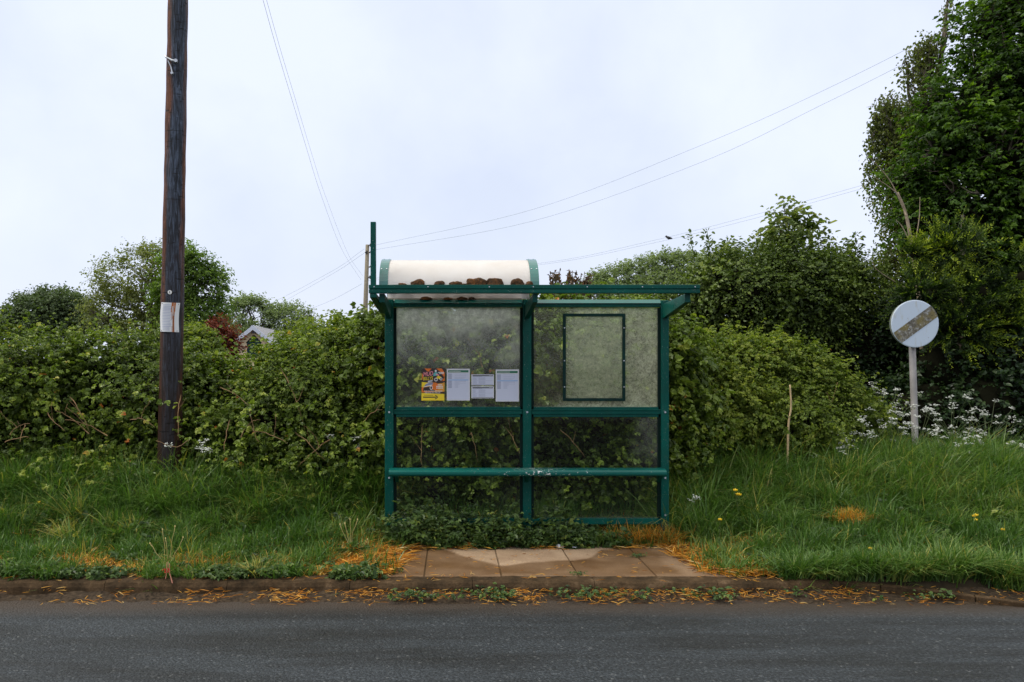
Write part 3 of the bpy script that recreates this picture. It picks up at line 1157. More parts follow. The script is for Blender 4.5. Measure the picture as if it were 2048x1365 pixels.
tree('dark_tree', 'low dark rounded tree at the far end of the hedge', 'tree',
     [pl(105, 630, D, 60, 38), pl(70, 640, D, 40, 32), pl(145, 640, D, 42, 30), pl(110, 610, D, 36, 20), pl(175, 650, D, 30, 22), pl(30, 650, D, 40, 24)],
     at(108, 770, D), .35, 2800, 8, 1.0, .15, .65, M['far_dark'], seed=25, per=4, group=FT, core=.6)
D = 70
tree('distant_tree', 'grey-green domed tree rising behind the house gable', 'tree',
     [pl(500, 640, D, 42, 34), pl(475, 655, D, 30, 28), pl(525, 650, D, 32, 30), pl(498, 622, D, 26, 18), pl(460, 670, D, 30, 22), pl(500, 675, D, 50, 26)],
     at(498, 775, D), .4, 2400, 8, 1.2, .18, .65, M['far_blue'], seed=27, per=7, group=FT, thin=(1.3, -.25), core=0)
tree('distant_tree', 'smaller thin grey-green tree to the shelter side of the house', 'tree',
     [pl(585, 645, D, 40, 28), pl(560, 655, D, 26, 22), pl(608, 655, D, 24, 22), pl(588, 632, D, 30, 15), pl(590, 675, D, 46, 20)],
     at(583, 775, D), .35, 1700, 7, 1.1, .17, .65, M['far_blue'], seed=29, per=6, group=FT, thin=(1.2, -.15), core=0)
D = 20
tree('red_shrub', 'copper red leaved shrub behind the hedge beside the house', 'shrub',
     [pl(435, 685, D, 30, 34), pl(415, 700, D, 22, 26), pl(458, 700, D, 18, 26), pl(435, 725, D, 40, 30)],
     at(436, 830, D), .05, 1500, 8, .35, .06, .55, M['red_leaf'], seed=31, per=3, core=.7, wup=.8)
D = 17
tree('light_shrub', 'light green shrub top showing just above the hedge beside the pole', 'shrub',
     [pl(385, 690, D, 40, 30), pl(360, 680, D, 26, 24), pl(415, 705, D, 20, 20)],
     at(385, 850, D), .05, 1200, 8, .35, .07, .6, M['nettle'], seed=33, per=2, core=.7)
D = 12.5
tree('lime_shrub', 'yellow-green shrub with a few rusty leaves behind the hedge near the shelter', 'shrub',
     [pl(640, 685, D, 46, 26), pl(600, 700, D, 36, 24), pl(690, 680, D, 40, 24), pl(730, 680, D, 36, 28), pl(650, 720, D, 80, 40)],
     at(650, 880, D), .05, 1900, 8, .4, .06, .6, M['lime'], seed=35, per=2, core=.75)


def build_house():
    d = 58.0
    s = d / F
    c = at(508, 655, d)
    root = empty('house', (c[0], d + 3, 0.0), 'cream house with pale bargeboards on its gable, peeking over the hedge', 'house')
    hw, sl = 62 * s, .80
    zr = c[2]
    ze = zr - hw * sl
    x0 = c[0]
    g = Geo()
    yb = d + 8
    V = [(x0 - hw * .92, d, -.1), (x0 + hw * .92, d, -.1), (x0 + hw * .92, d, ze + .2), (x0, d, zr - .12), (x0 - hw * .92, d, ze + .2)]
    V2 = [(v[0], yb, v[2]) for v in V]
    g.add(V + V2, [(0, 1, 6, 5), (1, 2, 7, 6), (4, 0, 5, 9), (2, 3, 8, 7), (3, 4, 9, 8)])
    g.F.append(np.array([[0, 4, 3, 2, 1]])); g.M.append(np.zeros(1, np.int32)); g.A.append(np.full(1, .5, np.float32))
    g.build('wall', M['wallcream'], root)
    g = Geo()
    for sg in (-1, 1):
        g.poly8([(x0, d - .3, zr), (x0 + sg * hw, d - .3, ze), (x0 + sg * hw, yb, ze), (x0, yb, zr),
                 (x0, d - .3, zr + .12), (x0 + sg * hw, d - .3, ze + .12), (x0 + sg * hw, yb, ze + .12), (x0, yb, zr + .12)])
    # lower cross wing running away from the gable
    w0, w1, zz = x0 + 20 * s, x0 + 110 * s, CZ + (CY - 664) * (d + 4) / F
    g.poly8([(w0, d + 2, zz - 1.6), (w1, d + 2, zz - 1.6), (w1, d + 4, zz), (w0, d + 4, zz),
             (w0, d + 6, zz - 1.6), (w1, d + 6, zz - 1.6), (w1, d + 4.02, zz + .02), (w0, d + 4.02, zz + .02)])
    g.build('roof', M['roofgrey'], root)
    for sg in (-1, 1):
        g = Geo()
        y0 = d - .36
        g.poly8([(x0, y0, zr - .2), (x0 + sg * hw, y0, ze - .2), (x0 + sg * hw, y0, ze + .14), (x0, y0, zr + .14),
                 (x0, y0 + .055, zr - .2), (x0 + sg * hw, y0 + .055, ze - .2), (x0 + sg * hw, y0 + .055, ze + .14), (x0, y0 + .055, zr + .14)])
        g.build('bargeboard', M['barge'], root)
    zt = CZ + (CY - 672) * s
    g = Geo()
    g.add([(x0 - 14 * s, d - .03, zt - 14 * s), (x0 + 14 * s, d - .03, zt - 14 * s), (x0, d - .03, zt), (x0 - 14 * s, d - .03, zt - 1.6), (x0 + 14 * s, d - .03, zt - 1.6)], [(0, 1, 2)])
    g.F.append(np.array([[3, 4, 1, 0]])); g.M.append(np.zeros(1, np.int32)); g.A.append(np.full(1, .5, np.float32))
    w = g.build('window', M['pane'], root)
    g = Geo()
    for a, b_ in (((x0 - 15 * s, zt - 14 * s), (x0, zt + .05)), ((x0, zt + .05), (x0 + 15 * s, zt - 14 * s)), ((x0, zt - .02), (x0, zt - 1.6))):
        g.tube([(a[0], d - .04, a[1]), (b_[0], d - .04, b_[1])], .035, 4)
    g.build('frame', M['black'], w)
    g = Geo()
    g.box((x0 - .12, d - .1, zt + .18), (x0 + .12, d - .01, zt + .3), bev=.01)
    g.build('vent', M['pgrey'], root)


build_house()


def far_pole():
    d = 35.0
    root = empty('distant_pole', at(727, 800, d), 'weathered wooden pole carrying many cables, behind the shelter end', 'pole')
    a, b_ = at(725, 800, d), at(735, 490, d)
    g = Geo()
    g.tube([a, (a + b_) / 2, b_], [.125, .11, .085], 10)
    g.build('shaft', M['farpole'], root, smooth=True)
    for (px, py) in ((737, 492), (730, 506), (738, 506), (738, 535), (736, 556)):
        g = Geo()
        p = at(px, py, d - .1)
        g.tube([p, p + np.array([.09, -.02, .05])], [.035, .02], 6)
        g.tube([p + np.array([.09, -.02, -.05]), p + np.array([.09, -.02, .09])], [.03, .035], 6)
        g.build('insulator', M['black'], root)
    root2 = empty('slender_mast', at(421, 760, 60), 'thin pale mast standing between the far trees and red shrub', 'mast')
    g = Geo()
    g.tube([at(421, 760, 60), at(421, 628, 60)], [.12, .1], 8)
    g.build('shaft', M['farpole'], root2)


far_pole()


def spline(pts, n=40):
    P = np.asarray(pts, float)
    P = np.concatenate([[2 * P[0] - P[1]], P, [2 * P[-1] - P[-2]]])
    out = []
    m = len(P) - 3
    for k in range(m):
        for t in np.linspace(0, 1, n // m, endpoint=False):
            a, b_, c, d = P[k:k + 4]
            out.append(.5 * (2 * b_ + (c - a) * t + (2 * a - 5 * b_ + 4 * c - d) * t * t + (3 * b_ - a - 3 * c + d) * t ** 3))
    out.append(P[-2])
    return np.array(out)


def cable(label, pts, r=.006, group=None):
    g = Geo()
    P = spline(pts, 48)
    g.tube(P, r * .7, 5)
    o = g.build('overhead_cable', M['wire'], None, smooth=True)
    tag(o, label, 'cable', group)


CG = 'overhead cables on the distant pole'
cable('upper cable of the pair climbing from the distant pole into the tall tree', [at(745, 492, 35), at(1067, 419, 31), at(1400, 292, 27), at(1650, 180, 24), at(1930, 38, 21), at(2200, -110, 18)], .0065, CG)
cable('lower cable of the pair climbing from the distant pole into the tall tree', [at(745, 501, 35), at(1060, 444, 31), at(1400, 326, 27), at(1640, 212, 24), at(1850, 106, 21.5), at(2200, -80, 18)], .0065, CG)
cable('lower slack cable from the distant pole with a small bird, over the dark shrubs', [at(737, 562, 35), at(1080, 530, 32), at(1300, 488, 29), at(1510, 437, 27), at(1765, 366, 24), at(2000, 298, 22)], .0055, CG)
cable('slack cable just above the one with the bird, over the dark shrubs', [at(737, 558, 35), at(1080, 527, 32), at(1300, 483, 29), at(1510, 430, 27), at(1760, 361, 24), at(2000, 290, 22)], .0055, CG)
cable('steep cable swooping down from the sky to the distant pole, outer one', [at(722, 560, 35), at(683, 498, 31), at(642, 390, 25), at(614, 300, 21), at(584, 200, 18), at(554, 100, 15.5), at(526, 0, 14), at(488, -140, 12)], .0048, CG)
cable('steep cable swooping down from the sky to the distant pole, nearer the shelter', [at(726, 553, 35), at(696, 508, 31), at(650, 390, 25), at(621, 300, 21), at(591, 200, 18), at(561, 100, 15.5), at(533, 0, 14), at(495, -140, 12)], .0040, CG)
cable('faint cable from the distant pole top falling to the far trees, higher one', [at(729, 498, 35), at(660, 545, 42), at(535, 609, 55), at(420, 650, 66)], .007, CG)
cable('faint cable from the distant pole top falling to the far trees, lower one', [at(728, 507, 35), at(660, 551, 42), at(540, 616, 55), at(425, 662, 66)], .007, CG)
cable('faint cable from halfway up the distant pole to the thin far tree', [at(724, 568, 35), at(665, 600, 42), at(610, 622, 50), at(520, 655, 62)], .007, CG)


def bird():
    p = at(1337, 477, 28.7)
    bm = bmesh.new()
    bmesh.ops.create_uvsphere(bm, u_segments=14, v_segments=10, radius=1)
    for v in bm.verts:
        x, y, z = v.co
        v.co = (x * .085 - .0, y * .05, z * .05 + x * -.02)
        if x > .55:
            v.co.x += .06 * (x - .55) / .45
            v.co.z -= .03 * (x - .55)
            v.co.y *= .6
    g = Geo()
    g.addbm(bm)
    bm = bmesh.new()
    bmesh.ops.create_uvsphere(bm, u_segments=10, v_segments=8, radius=.034)
    bmesh.ops.translate(bm, verts=bm.verts[:], vec=(-.075, 0, .045))
    g.addbm(bm)
    g.tube([(-.1, 0, .045), (-.135, 0, .04)], [.011, .002], 5)
    g.tube([(-.01, .012, -.04), (-.012, .012, -.075)], .005, 4)
    g.tube([(-.01, -.012, -.04), (-.012, -.012, -.075)], .005, 4)
    for k in range(len(g.V)):
        g.V[k] = g.V[k] * 1.05 + p + np.array([0, 0, .02])
    tag(g.build('bird', M['birdmat'], None, smooth=True), 'tiny black bird perched on the slack cable above the shrubs', 'bird')


bird()

# ------------------------------------------------------------------ shrubs and trees on the right
D = 12.0
SG = 'shrubs and trees behind the mound'
tree('hawthorn_thicket', 'dense dark green thicket bulging behind the open end of the shelter roof', 'shrub',
     [pl(1480, 580, 11.8, 80, 70, 90), pl(1415, 600, 12.1, 52, 56), pl(1580, 570, 11.9, 80, 74, 90), pl(1660, 580, 12.1, 62, 66), pl(1345, 640, 12.4, 50, 42), pl(1550, 650, 12.4, 110, 70),
      pl(1430, 670, 12.6, 90, 60), pl(1640, 548, 12.5, 50, 30), pl(1705, 570, 12.2, 46, 54), pl(1280, 650, 12.6, 60, 42), pl(1480, 545, 12.6, 42, 26), pl(1560, 545, 12.8, 50, 30), pl(1210, 690, 12.5, 60, 40), pl(1130, 720, 12.5, 60, 40), pl(1440, 560, 12.6, 36, 28)],
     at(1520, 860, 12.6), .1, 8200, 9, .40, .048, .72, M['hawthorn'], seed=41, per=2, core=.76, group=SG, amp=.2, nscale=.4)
tree('ivy_thicket', 'deeply shaded ivy growth low behind the round sign', 'shrub',
     [pl(1480, 730, 12.8, 110, 90), pl(1600, 720, 12.6, 100, 100), pl(1700, 700, 12.4, 90, 110), pl(1800, 720, 12.6, 100, 120), pl(1900, 720, 12.6, 100, 130), pl(2000, 720, 12.6, 110, 140), pl(2110, 720, 12.6, 110, 150),
      pl(1720, 820, 11.9, 90, 80), pl(1840, 830, 10.9, 90, 80), pl(1950, 810, 10.8, 90, 100), pl(2060, 800, 10.9, 100, 120), pl(1890, 740, 11.0, 70, 70), pl(2000, 720, 11.0, 90, 80), pl(1970, 880, 10.6, 90, 50), pl(2180, 760, 12.6, 110, 180), pl(2230, 600, 13, 130, 150)],
     at(1800, 880, 12.7), .08, 6500, 9, .36, .052, .85, M['ivy'], seed=43, per=1, core=.76, group=SG, amp=.2, nscale=.4)
nb = empty('bramble_mound', at(1520, 860, 9.6), 'bright green bramble mound beside the shelter, sloping down towards the sign', 'bush')
nl = [pl(1385, 770, 9.3, 70, 75), pl(1450, 760, 9.5, 75, 75), pl(1530, 765, 9.6, 75, 78), pl(1600, 785, 9.6, 65, 70), pl(1660, 820, 9.6, 58, 58), pl(1715, 850, 9.7, 45, 40),
      pl(1360, 830, 9.0, 60, 60), pl(1430, 840, 9.1, 70, 60), pl(1510, 850, 9.2, 70, 55), pl(1590, 850, 9.2, 65, 50), pl(1310, 770, 9.3, 60, 80), pl(1240, 780, 9.4, 70, 90), pl(1300, 850, 9.0, 60, 60)]
foliage('foliage', nl, 7600, 10, .34, .036, .75, M['nettle'], nb, trif=True, seed=45, core=.70, amp=.2, nscale=.35, thin=(.4, -.5), var_bias=.05)
foliage('foliage', nl, 1600, 10, .5, .03, .5, M['bramble'], nb, seed=46, thin=(.7, .1), core=0, amp=.26, nscale=.35, wup=.8)
canes(nb, [(1640, 860, 1675, 765, 9.1, .0), (1534, 870, 1540, 835, 9.0, 0), (1492, 868, 1520, 838, 9.0, .02)])

tree('young_tree', 'young tree with pale sparse leaves standing highest out of the thicket', 'tree',
     [pl(1560, 450, 12.0, 26, 34), pl(1600, 455, 12.0, 26, 30), pl(1575, 485, 12.2, 46, 28), pl(1645, 480, 12.1, 22, 20), pl(1535, 480, 12.1, 20, 22), pl(1568, 415, 12.0, 10, 14)],
     at(1590, 860, 12.4),   .03, 150, 4, .26, .10, .6, M['whitebeam'], seed=47, per=3, group=SG, amp=.3, nscale=.3, forkz=.8, wup=.7)
for k, (px, py0, py1, lab) in enumerate(((1383, 560, 470, 'thin upright leafy shoot at the roof-side edge of the thicket'), (1415, 560, 462, 'thin upright leafy shoot between its neighbour and the young tree'), (1452, 560, 478, 'short upright leafy shoot nearest the young tree'), (1705, 540, 470, 'leafy shoot on the thicket edge beside the drooping birch'))):
    shoot_plant('thicket_shoot', lab, 'plant', [at(px, py0, 12), at(px + 6, (py0 + py1) / 2, 12), at(px - 4 + 3 * k, py1, 12)], .012, .06, .6, M['hawthorn'], 60, .1, 'upright shoots on the thicket')

root = empty('copper_shrub', at(1130, 800, 11.5), 'reddish brown shrub with upright sprays behind the white barrel roof end', 'shrub')
g = Geo(); gl = Geo()
for k in range(110):
    a = at(1130 + 40 * rng.normal() * .5, 690, 11.5 + rng.normal() * .2)
    b_ = at(1135 + (rng.random() - .5) * 105, 598 - 58 * rng.random() * (1 if rng.random() < .8 else .5), 11.5 + rng.normal() * .3)
    p = wig(a, b_, 8, .05)
    g.tube(p, np.linspace(.014, .004, 8), 4)
    n = 46
    t = .2 + .8 * rng.random(n)
    bb = np.stack([np.interp(t, np.linspace(0, 1, 8), p[:, i]) for i in range(3)], 1)
    d = unit(rng.normal(size=(n, 3)) * .7 + unit(b_ - a) * .9)
    sz = .062 * (.6 + .6 * rng.random(n))
    leaves(gl, bb, d, unit(rng.normal(size=(n, 3)) + np.array([0, 0, .6])), sz, sz * .4, np.clip(.5 + .3 * rng.normal(size=n), 0, 1))
g.build('branches', M['bark'], root)
gl.build('crown', M['rust_leaf'], root)

D = 75
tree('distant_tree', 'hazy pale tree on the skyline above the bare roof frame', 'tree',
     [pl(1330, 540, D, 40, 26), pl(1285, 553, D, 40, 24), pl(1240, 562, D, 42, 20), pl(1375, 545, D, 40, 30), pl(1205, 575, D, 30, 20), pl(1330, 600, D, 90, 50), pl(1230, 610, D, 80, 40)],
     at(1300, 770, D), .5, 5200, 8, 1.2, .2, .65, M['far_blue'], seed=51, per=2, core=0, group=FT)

# the big tree at the edge
ml = [pl(1975, 190, 12.2, 80, 70, 110), pl(1910, 290, 12.0, 70, 62, 110), pl(1990, 330, 12.0, 100, 90, 120), pl(1880, 400, 12.0, 62, 50, 100), pl(1960, 440, 12.1, 100, 70, 110), pl(2060, 420, 12.2, 110, 120, 140),
      pl(2040, 150, 12.2, 90, 100, 130), pl(2010, 40, 12.4, 64, 50, 110), pl(2110, 280, 12.2, 120, 140, 150), pl(2140, 60, 12.4, 120, 140, 150), pl(1815, 365, 12.0, 38, 26, 60), pl(1845, 440, 12.0, 50, 40, 70), pl(1930, 520, 11.9, 70, 60, 90), pl(1870, 215, 12.2, 32, 28, 50),
      pl(2090, -90, 12.4, 110, 110, 130), pl(2090, 580, 12.2, 110, 100, 140), pl(1970, 560, 12.3, 80, 60, 100), pl(2200, 450, 12.4, 130, 160, 150)]
tree('maple_tree', 'huge dark green tree filling the upper corner of the view', 'tree', ml, at(2080, 870, 12.8), .26, 5000, 7, .45, .066, .62, M['maple'],
     seed=61, per=4, core=.60, amp=.24, nscale=.6, thin=(.9, -.8), forkz=.55, droop=.3, lift=.9, group=SG, trif=True)
# birch with hanging twigs
def birch():
    root = empty('birch_tree', at(1850, 860, 14), 'birch with grey-green hanging twigs between sky and the huge tree', 'tree', SG)
    lob = [pl(1775, 205, 14, 36, 26), pl(1755, 240, 14, 22, 34), pl(1830, 95, 14.1, 26, 16), pl(1815, 130, 14.1, 12, 12), pl(1800, 250, 14, 50, 56), pl(1820, 300, 14, 60, 60), pl(1780, 330, 14, 36, 36), pl(1830, 210, 14.2, 44, 40), pl(1858, 80, 14, 30, 24), pl(1800, 420, 14, 40, 60), pl(1775, 520, 14, 36, 48), pl(1830, 560, 14, 70, 90),
           pl(1790, 600, 14, 60, 60), pl(1860, 130, 14.2, 30, 40), pl(1985, 15, 14, 34, 30), pl(1895, 3, 14, 12, 12), pl(1752, 262, 14, 14, 34)]
    tree_wood(lob, at(1860, 860, 14), .13, M['bark'], root, 4, forkz=.6)
    gg = Geo()
    P, Nn = lobe_points(lob, 2500, .35, .3, 71, .6, .5)
    n = len(P)
    ln = .35 + .75 * rng.random(n) ** 1.5
    sway = np.clip(rng.normal(size=(n, 2)) * .15, -.3, .3) - np.array([.06, 0])
    P = P - Nn * (.28 * rng.random(n))[:, None]
    for k in range(13):
        t = (k + rng.random(n)) / 13
        p = P + rng.normal(size=(n, 3)) * .034
        p[:, 2] -= ln * t
        p[:, 0] += sway[:, 0] * t * ln
        p[:, 1] += sway[:, 1] * t * ln
        d = unit(rng.normal(size=(n, 3)) * .8 + np.array([0, 0, -.9]))
        sz = .05 * (.6 + .7 * rng.random(n))
        leaves(gg, p, d, unit(rng.normal(size=(n, 3)) + np.array([0, 0, .4])), sz, sz * .75, np.clip(.45 + .25 * rng.normal(size=n), 0, 1))
    gg.build('crown', M['birch'], root)


birch()


def cypress():
    root = empty('golden_cypress', at(1920, 880, 11.2), 'yellow-green cypress with feathery sprays behind the sign', 'conifer', SG)
    g = Geo()
    g.tube(wig(at(1930, 880, 11.2), at(1925, 430, 11.2), 8, .05), np.linspace(.1, .02, 8), 8)
    g.build('trunk', M['bark'], root, smooth=True)
    gl = Geo()
    lob = [pl(1900, 500, 10.7, 70, 60), pl(1860, 590, 10.7, 70, 60), pl(1950, 590, 10.7, 90, 90), pl(1910, 660, 10.7, 90, 70), pl(2010, 640, 10.7, 90, 90), pl(1820, 590, 10.7, 45, 50), pl(2050, 560, 10.7, 80, 90), pl(1830, 510, 10.7, 40, 34)]
    lob = [(a, b, c, r1 * .72, r2 * .55, r3 * .62) for a, b, c, r1, r2, r3 in lob]
    P, Nn = lobe_points(lob, 1250, .4, .35, 75, .2, .8)
    f = fbm(P, .5, 77)
    keep = f > -.25
    P, Nn = P[keep], Nn[keep]
    n = len(P)
    main = unit(Nn * .7 + np.array([0, -.1, .45]) + rng.normal(size=(n, 3)) * .25)
    flat = unit(np.cross(main, rng.normal(size=(n, 3))))
    ln = .22 + .3 * rng.random(n)
    K = 16
    base = np.clip(.3 + .35 * fbm(P, .6, 78), 0, .75)
    for k in range(K):
        t = (k + .5) / K
        p = P - Nn * .12 + main * (ln * t)[:, None]
        p[:, 2] -= .18 * ln * t * t
        sg = 1 if k % 2 else -1
        d = unit(main * .9 + flat * sg * .8 + rng.normal(size=(n, 3)) * .15)
        sz = (.075 * (1.15 - .75 * t)) * (.7 + .5 * rng.random(n))
        nn = np.cross(main, flat) + rng.normal(size=(n, 3)) * .2
        leaves(gl, p, d, nn, sz, sz * .36, np.clip(base + .62 * t - .2 + .1 * rng.normal(size=n), 0, 1), fold=.3, droop=.1)
    core_spheres(gl, lob, .34)
    gl.build('crown', [M['cypress'], M['core']], root)


cypress()


def dead_tree():
    root = empty('dead_tree', at(1838, 860, 11.25), 'bare pale dead tree trunk leaning among the birch twigs', 'tree')
    g = Geo()
    tr = spline([at(1848, 860, 11.6), at(1842, 640, 11.4), at(1828, 520, 11.3), at(1812, 430, 11.3), at(1795, 385, 11.3)], 24)
    g.tube(tr, np.linspace(.040, .014, len(tr)), 8)
    g.build('trunk', M['pale_bark'], root, smooth=True)
    for pts in ([at(1812, 430, 11.25), at(1785, 370, 11.25), at(1758, 335, 11.25), at(1735, 312, 11.25)], [at(1798, 390, 11.25), at(1775, 372, 11.25), at(1745, 352, 11.25)],
                [at(1822, 490, 11.25), at(1805, 455, 11.25), at(1792, 440, 11.25)], [at(1826, 510, 11.25), at(1838, 440, 11.25), at(1840, 395, 11.25)], [at(1834, 590, 11.25), at(1760, 545, 11.25), at(1745, 525, 11.25)]):
        g = Geo()
        p = spline(pts, 15)
        g.tube(p, np.linspace(.010, .003, len(p)), 5)
        g.build('branch', M['pale_bark'], root, smooth=True)


dead_tree()


# ------------------------------------------------------------------ grass, straw and weeds
def blades(g, P, h, w, var, lean=.35, curv=.6, flat=0.0, wind=(0, 0)):
    n = len(P)
    az = rng.random(n) * 2 * PI
    d = np.stack([np.cos(az) + wind[0], np.sin(az) + wind[1], np.zeros(n)], 1)
    d = unit(d)
    sd = np.stack([-d[:, 1], d[:, 0], np.zeros(n)], 1)
    # turn the blade so it is not always edge-on
    tw = rng.normal(size=n) * .6
    sd = unit(sd * np.cos(tw)[:, None] + d * np.sin(tw)[:, None])
    le = lean * rng.random(n)
    cu = curv * rng.random(n)
    rows = []
    for t, wf in ((0, .8), (.35, 1), (.7, .75), (1, .08)):
        horiz = h * (le * t + cu * t * t)
        z = h * (t * (1 - flat) - .42 * cu * t ** 3)
        c = P + d * horiz[:, None]
        c[:, 2] = P[:, 2] + z
        rows.append(c - sd * (w * wf * .5)[:, None])
        rows.append(c + sd * (w * wf * .5)[:, None])
    V = np.stack(rows, 1).reshape(-1, 3)
    b = np.arange(n)[:, None] * 8
    Fq = np.concatenate([b + np.array([[0, 1, 3, 2]]), b + np.array([[2, 3, 5, 4]]), b + np.array([[4, 5, 7, 6]])])
    g.add(V, Fq, 0, np.tile(var, 3))


def scatter(n, x0, x1, y0, y1, dens=None):
    x = x0 + (x1 - x0) * rng.random(n)
    y = y0 + (y1 - y0) * rng.random(n)
    if dens is not None:
        k = rng.random(n) < dens(x, y)
        x, y = x[k], y[k]
    return x, y


def deadness(x, y):
    """where the verge was sprayed or worn: a collar round the paving and a ragged line along the kerb"""
    nz = fbm(np.stack([x, y], 1), .35, 91)
    dl = np.exp(-((x + .72 - .25 * nz) / .30) ** 2) * (y < 7.5)
    dr = np.exp(-((x - 2.12 - .3 * (6.9 - y)) / .27) ** 2) * (y < 7.35) + .9 * np.exp(-((x - 2.55) / .26) ** 2 - ((y - 7.0) / .16) ** 2)
    kerbline = 1.0 * np.exp(-((y - 6.36) / .17) ** 2) * (x < -.4) * sst(-.35, .25, nz)
    return np.clip(dl + dr + kerbline + .05 + .05 * (nz > .5), 0, 1) * np.clip(.75 + .5 * nz, 0, 1)


def build_grass():
    g = Geo()
    gs = Geo()

    def field(n, x0, x1, y0, y1, hfun, mask):
        x, y = scatter(n, x0, x1, y0, y1, mask)
        P = np.stack([x, y, zg(x, y) - .01], 1)
        q = np.stack([x, y], 1)
        tuft = fbm(q, .35, 95)
        h = hfun(x, y) * (.55 + .6 * rng.random(len(x))) * np.clip(1 + .65 * tuft, .25, 2)
        dead = deadness(x, y)
        isd = rng.random(len(x)) < dead * .9
        keep = ~isd
        patch = fbm(q, 1.1, 96)
        var = np.clip(.36 + .18 * patch + .17 * rng.normal(size=len(x)) + .5 * (rng.random(len(x)) < .025) + dead * .45, 0, 1)
        w = .0055 + .0050 * rng.random(len(x))
        k1 = keep & (rng.random(len(x)) < .5)
        k2 = keep & ~k1
        blades(g, P[k1], h[k1], w[k1], var[k1], .45, 1.0, 0, (.25, -.35))
        blades(g, P[k2], h[k2], w[k2], var[k2], .3, .45, 0)
        P[:, 2] += .012
        blades(gs, P[isd], h[isd] * .7 + .05, w[isd] * .9, np.clip(rng.normal(.5, .25, isd.sum()), 0, 1), .9, .9, .45)

    hl_ = lambda x, y: .10 + .06 * sst(6.1, 6.5, y) + .20 * sst(7.2, 8.2, y)
    field(52000, -6.2, -.42, 6.12, 8.55, hl_, lambda x, y: np.where(x < -.62, 1, .55 * (y > 6.9) + .25) * (.45 + .55 * sst(-.9, .1, fbm(np.stack([x, y], 1), .3, 97) + .7)))
    hr_ = lambda x, y: .12 + .07 * sst(6.2, 6.8, y) + .16 * sst(7.3, 9.0, y) * (1 - .4 * sst(4.5, 6, x))
    field(86000, 1.92, 7.6, 6.1, 11.2, hr_, lambda x, y: (x < side_edge_x(y) - .35) * ((y < 9.1) | (x > 4.4)) * np.where((y < 7.2) & (x < 2.3), np.clip((x - 1.75 - .1 * (7 - y)) * 2.2, 0, 1), 1) * np.where(y > 8, .6, 1))
    # tussocks of long coarse blades
    def tussocks(n, x0, x1, y0, y1, mask, hm, per=46):
        cx_, cy_ = scatter(n, x0, x1, y0, y1, mask)
        for a_, b_ in zip(cx_, cy_):
            k = int(per * (.5 + rng.random()))
            r_ = .05 * np.sqrt(rng.random(k)) * (1 + rng.random())
            t_ = rng.random(k) * 6.283
            px_, py_ = a_ + r_ * np.cos(t_), b_ + r_ * np.sin(t_)
            P = np.stack([px_, py_, zg(px_, py_) - .01], 1)
            hh = hm(a_, b_) * (.7 + .6 * rng.random()) * (.55 + .6 * rng.random(k))
            tone = .58 + .18 * rng.normal()
            wd = rng.normal(size=2) * .35
            blades(g, P, hh, .0065 + .005 * rng.random(k), np.clip(tone + .12 * rng.normal(size=k), 0, .95), .5, 1.25, 0, (wd[0], wd[1] - .2))
    tussocks(800, -6, -.7, 6.3, 8.5, lambda x, y: .25 + .75 * sst(6.6, 8.0, y), lambda x, y: .17 + .33 * sst(6.6, 8.2, y))
    tussocks(1300, 2.15, 7.5, 6.2, 9.6, lambda x, y: (x < side_edge_x(y) - .4) * (.35 + .65 * sst(6.6, 8.0, y)), lambda x, y: .18 + .27 * sst(6.6, 8.6, y))
    tussocks(100, 2.5, 4.7, 6.04, 6.22, None, lambda x, y: .24, 60)
    tussocks(120, -4.4, -.6, 6.04, 6.2, lambda x, y: np.clip(.45 + fbm(np.stack([x, y], 1), .4, 131), 0, 1), lambda x, y: .15, 40)
    tussocks(40, 2.0, 2.5, 7.1, 8.6, None, lambda x, y: .4)
    tussocks(60, -.6, 2.0, 7.08, 7.4, lambda x, y: np.where(x > .9, 1, .6), lambda x, y: .2, 22)
    # grass ends behind the shelter
    field(5000, -.7, 2.2, 7.45, 8.1, lambda x, y: .22 + 0 * x, None)
    tag(g.build('grass', M['grass']), 'lush green verge grass', kind='stuff')

    # loose straw in the gutter, along the paving edge
    def straw(n, x0, x1, y0, y1, dens, z, ln=.13):
        x, y = scatter(n, x0, x1, y0, y1, dens)
        n = len(x)
        az = rng.normal(0, .9, n) + (rng.random(n) < .35) * 1.4
        d = np.stack([np.cos(az), np.sin(az), rng.random(n) * .35 - .02], 1)
        P = np.stack([x, y, (z(x, y) if callable(z) else z) + .02 * rng.random(n) ** 2], 1)
        sz = ln * (.4 + .9 * rng.random(n))
        leaves(gs, P, d, np.array([0, 0, 1.0]) + rng.normal(size=(n, 3)) * .5, sz, .0022 + .003 * rng.random(n), np.clip(rng.normal(.48, .30, n), 0, 1), .2, .12)

    nz = lambda x, y: fbm(np.stack([x, y], 1), .22, 99)
    straw(4600, -1.6, 4.3, 5.66, 5.95, lambda x, y: np.clip(.62 + .38 * nz(x, y), 0, 1) * np.clip((y - 5.66 + .08 * nz(x, y)) / .2, .02, 1) * np.where(x < -.7, .3, 1) * np.where(x > 3.2, .4, 1), lambda x, y: .01 + .045 * np.clip((y - 5.66) / .29, 0, 1) ** 1.6, .062)
    straw(1300, -3.8, -.7, 5.7, 5.95, lambda x, y: np.clip(.15 + nz(x, y), 0, .8), lambda x, y: .01 + .045 * np.clip((y - 5.66) / .29, 0, 1) ** 1.6, .08)
    straw(5000, -.65, 2.2, 6.98, 7.22, lambda x, y: np.clip(.4 + nz(x, y), 0, 1) * sst(7.0, 7.08, y + .05 * nz(x, y)) * np.where(x > 1.1, 1, .6), .112)
    straw(10500, -1.2, -.3, 6.1, 7.2, lambda x, y: np.clip(1.15 - abs(x + .66) * 2.6 - .5 * (x > -.5) + .4 * nz(x, y), 0, 1), .13)
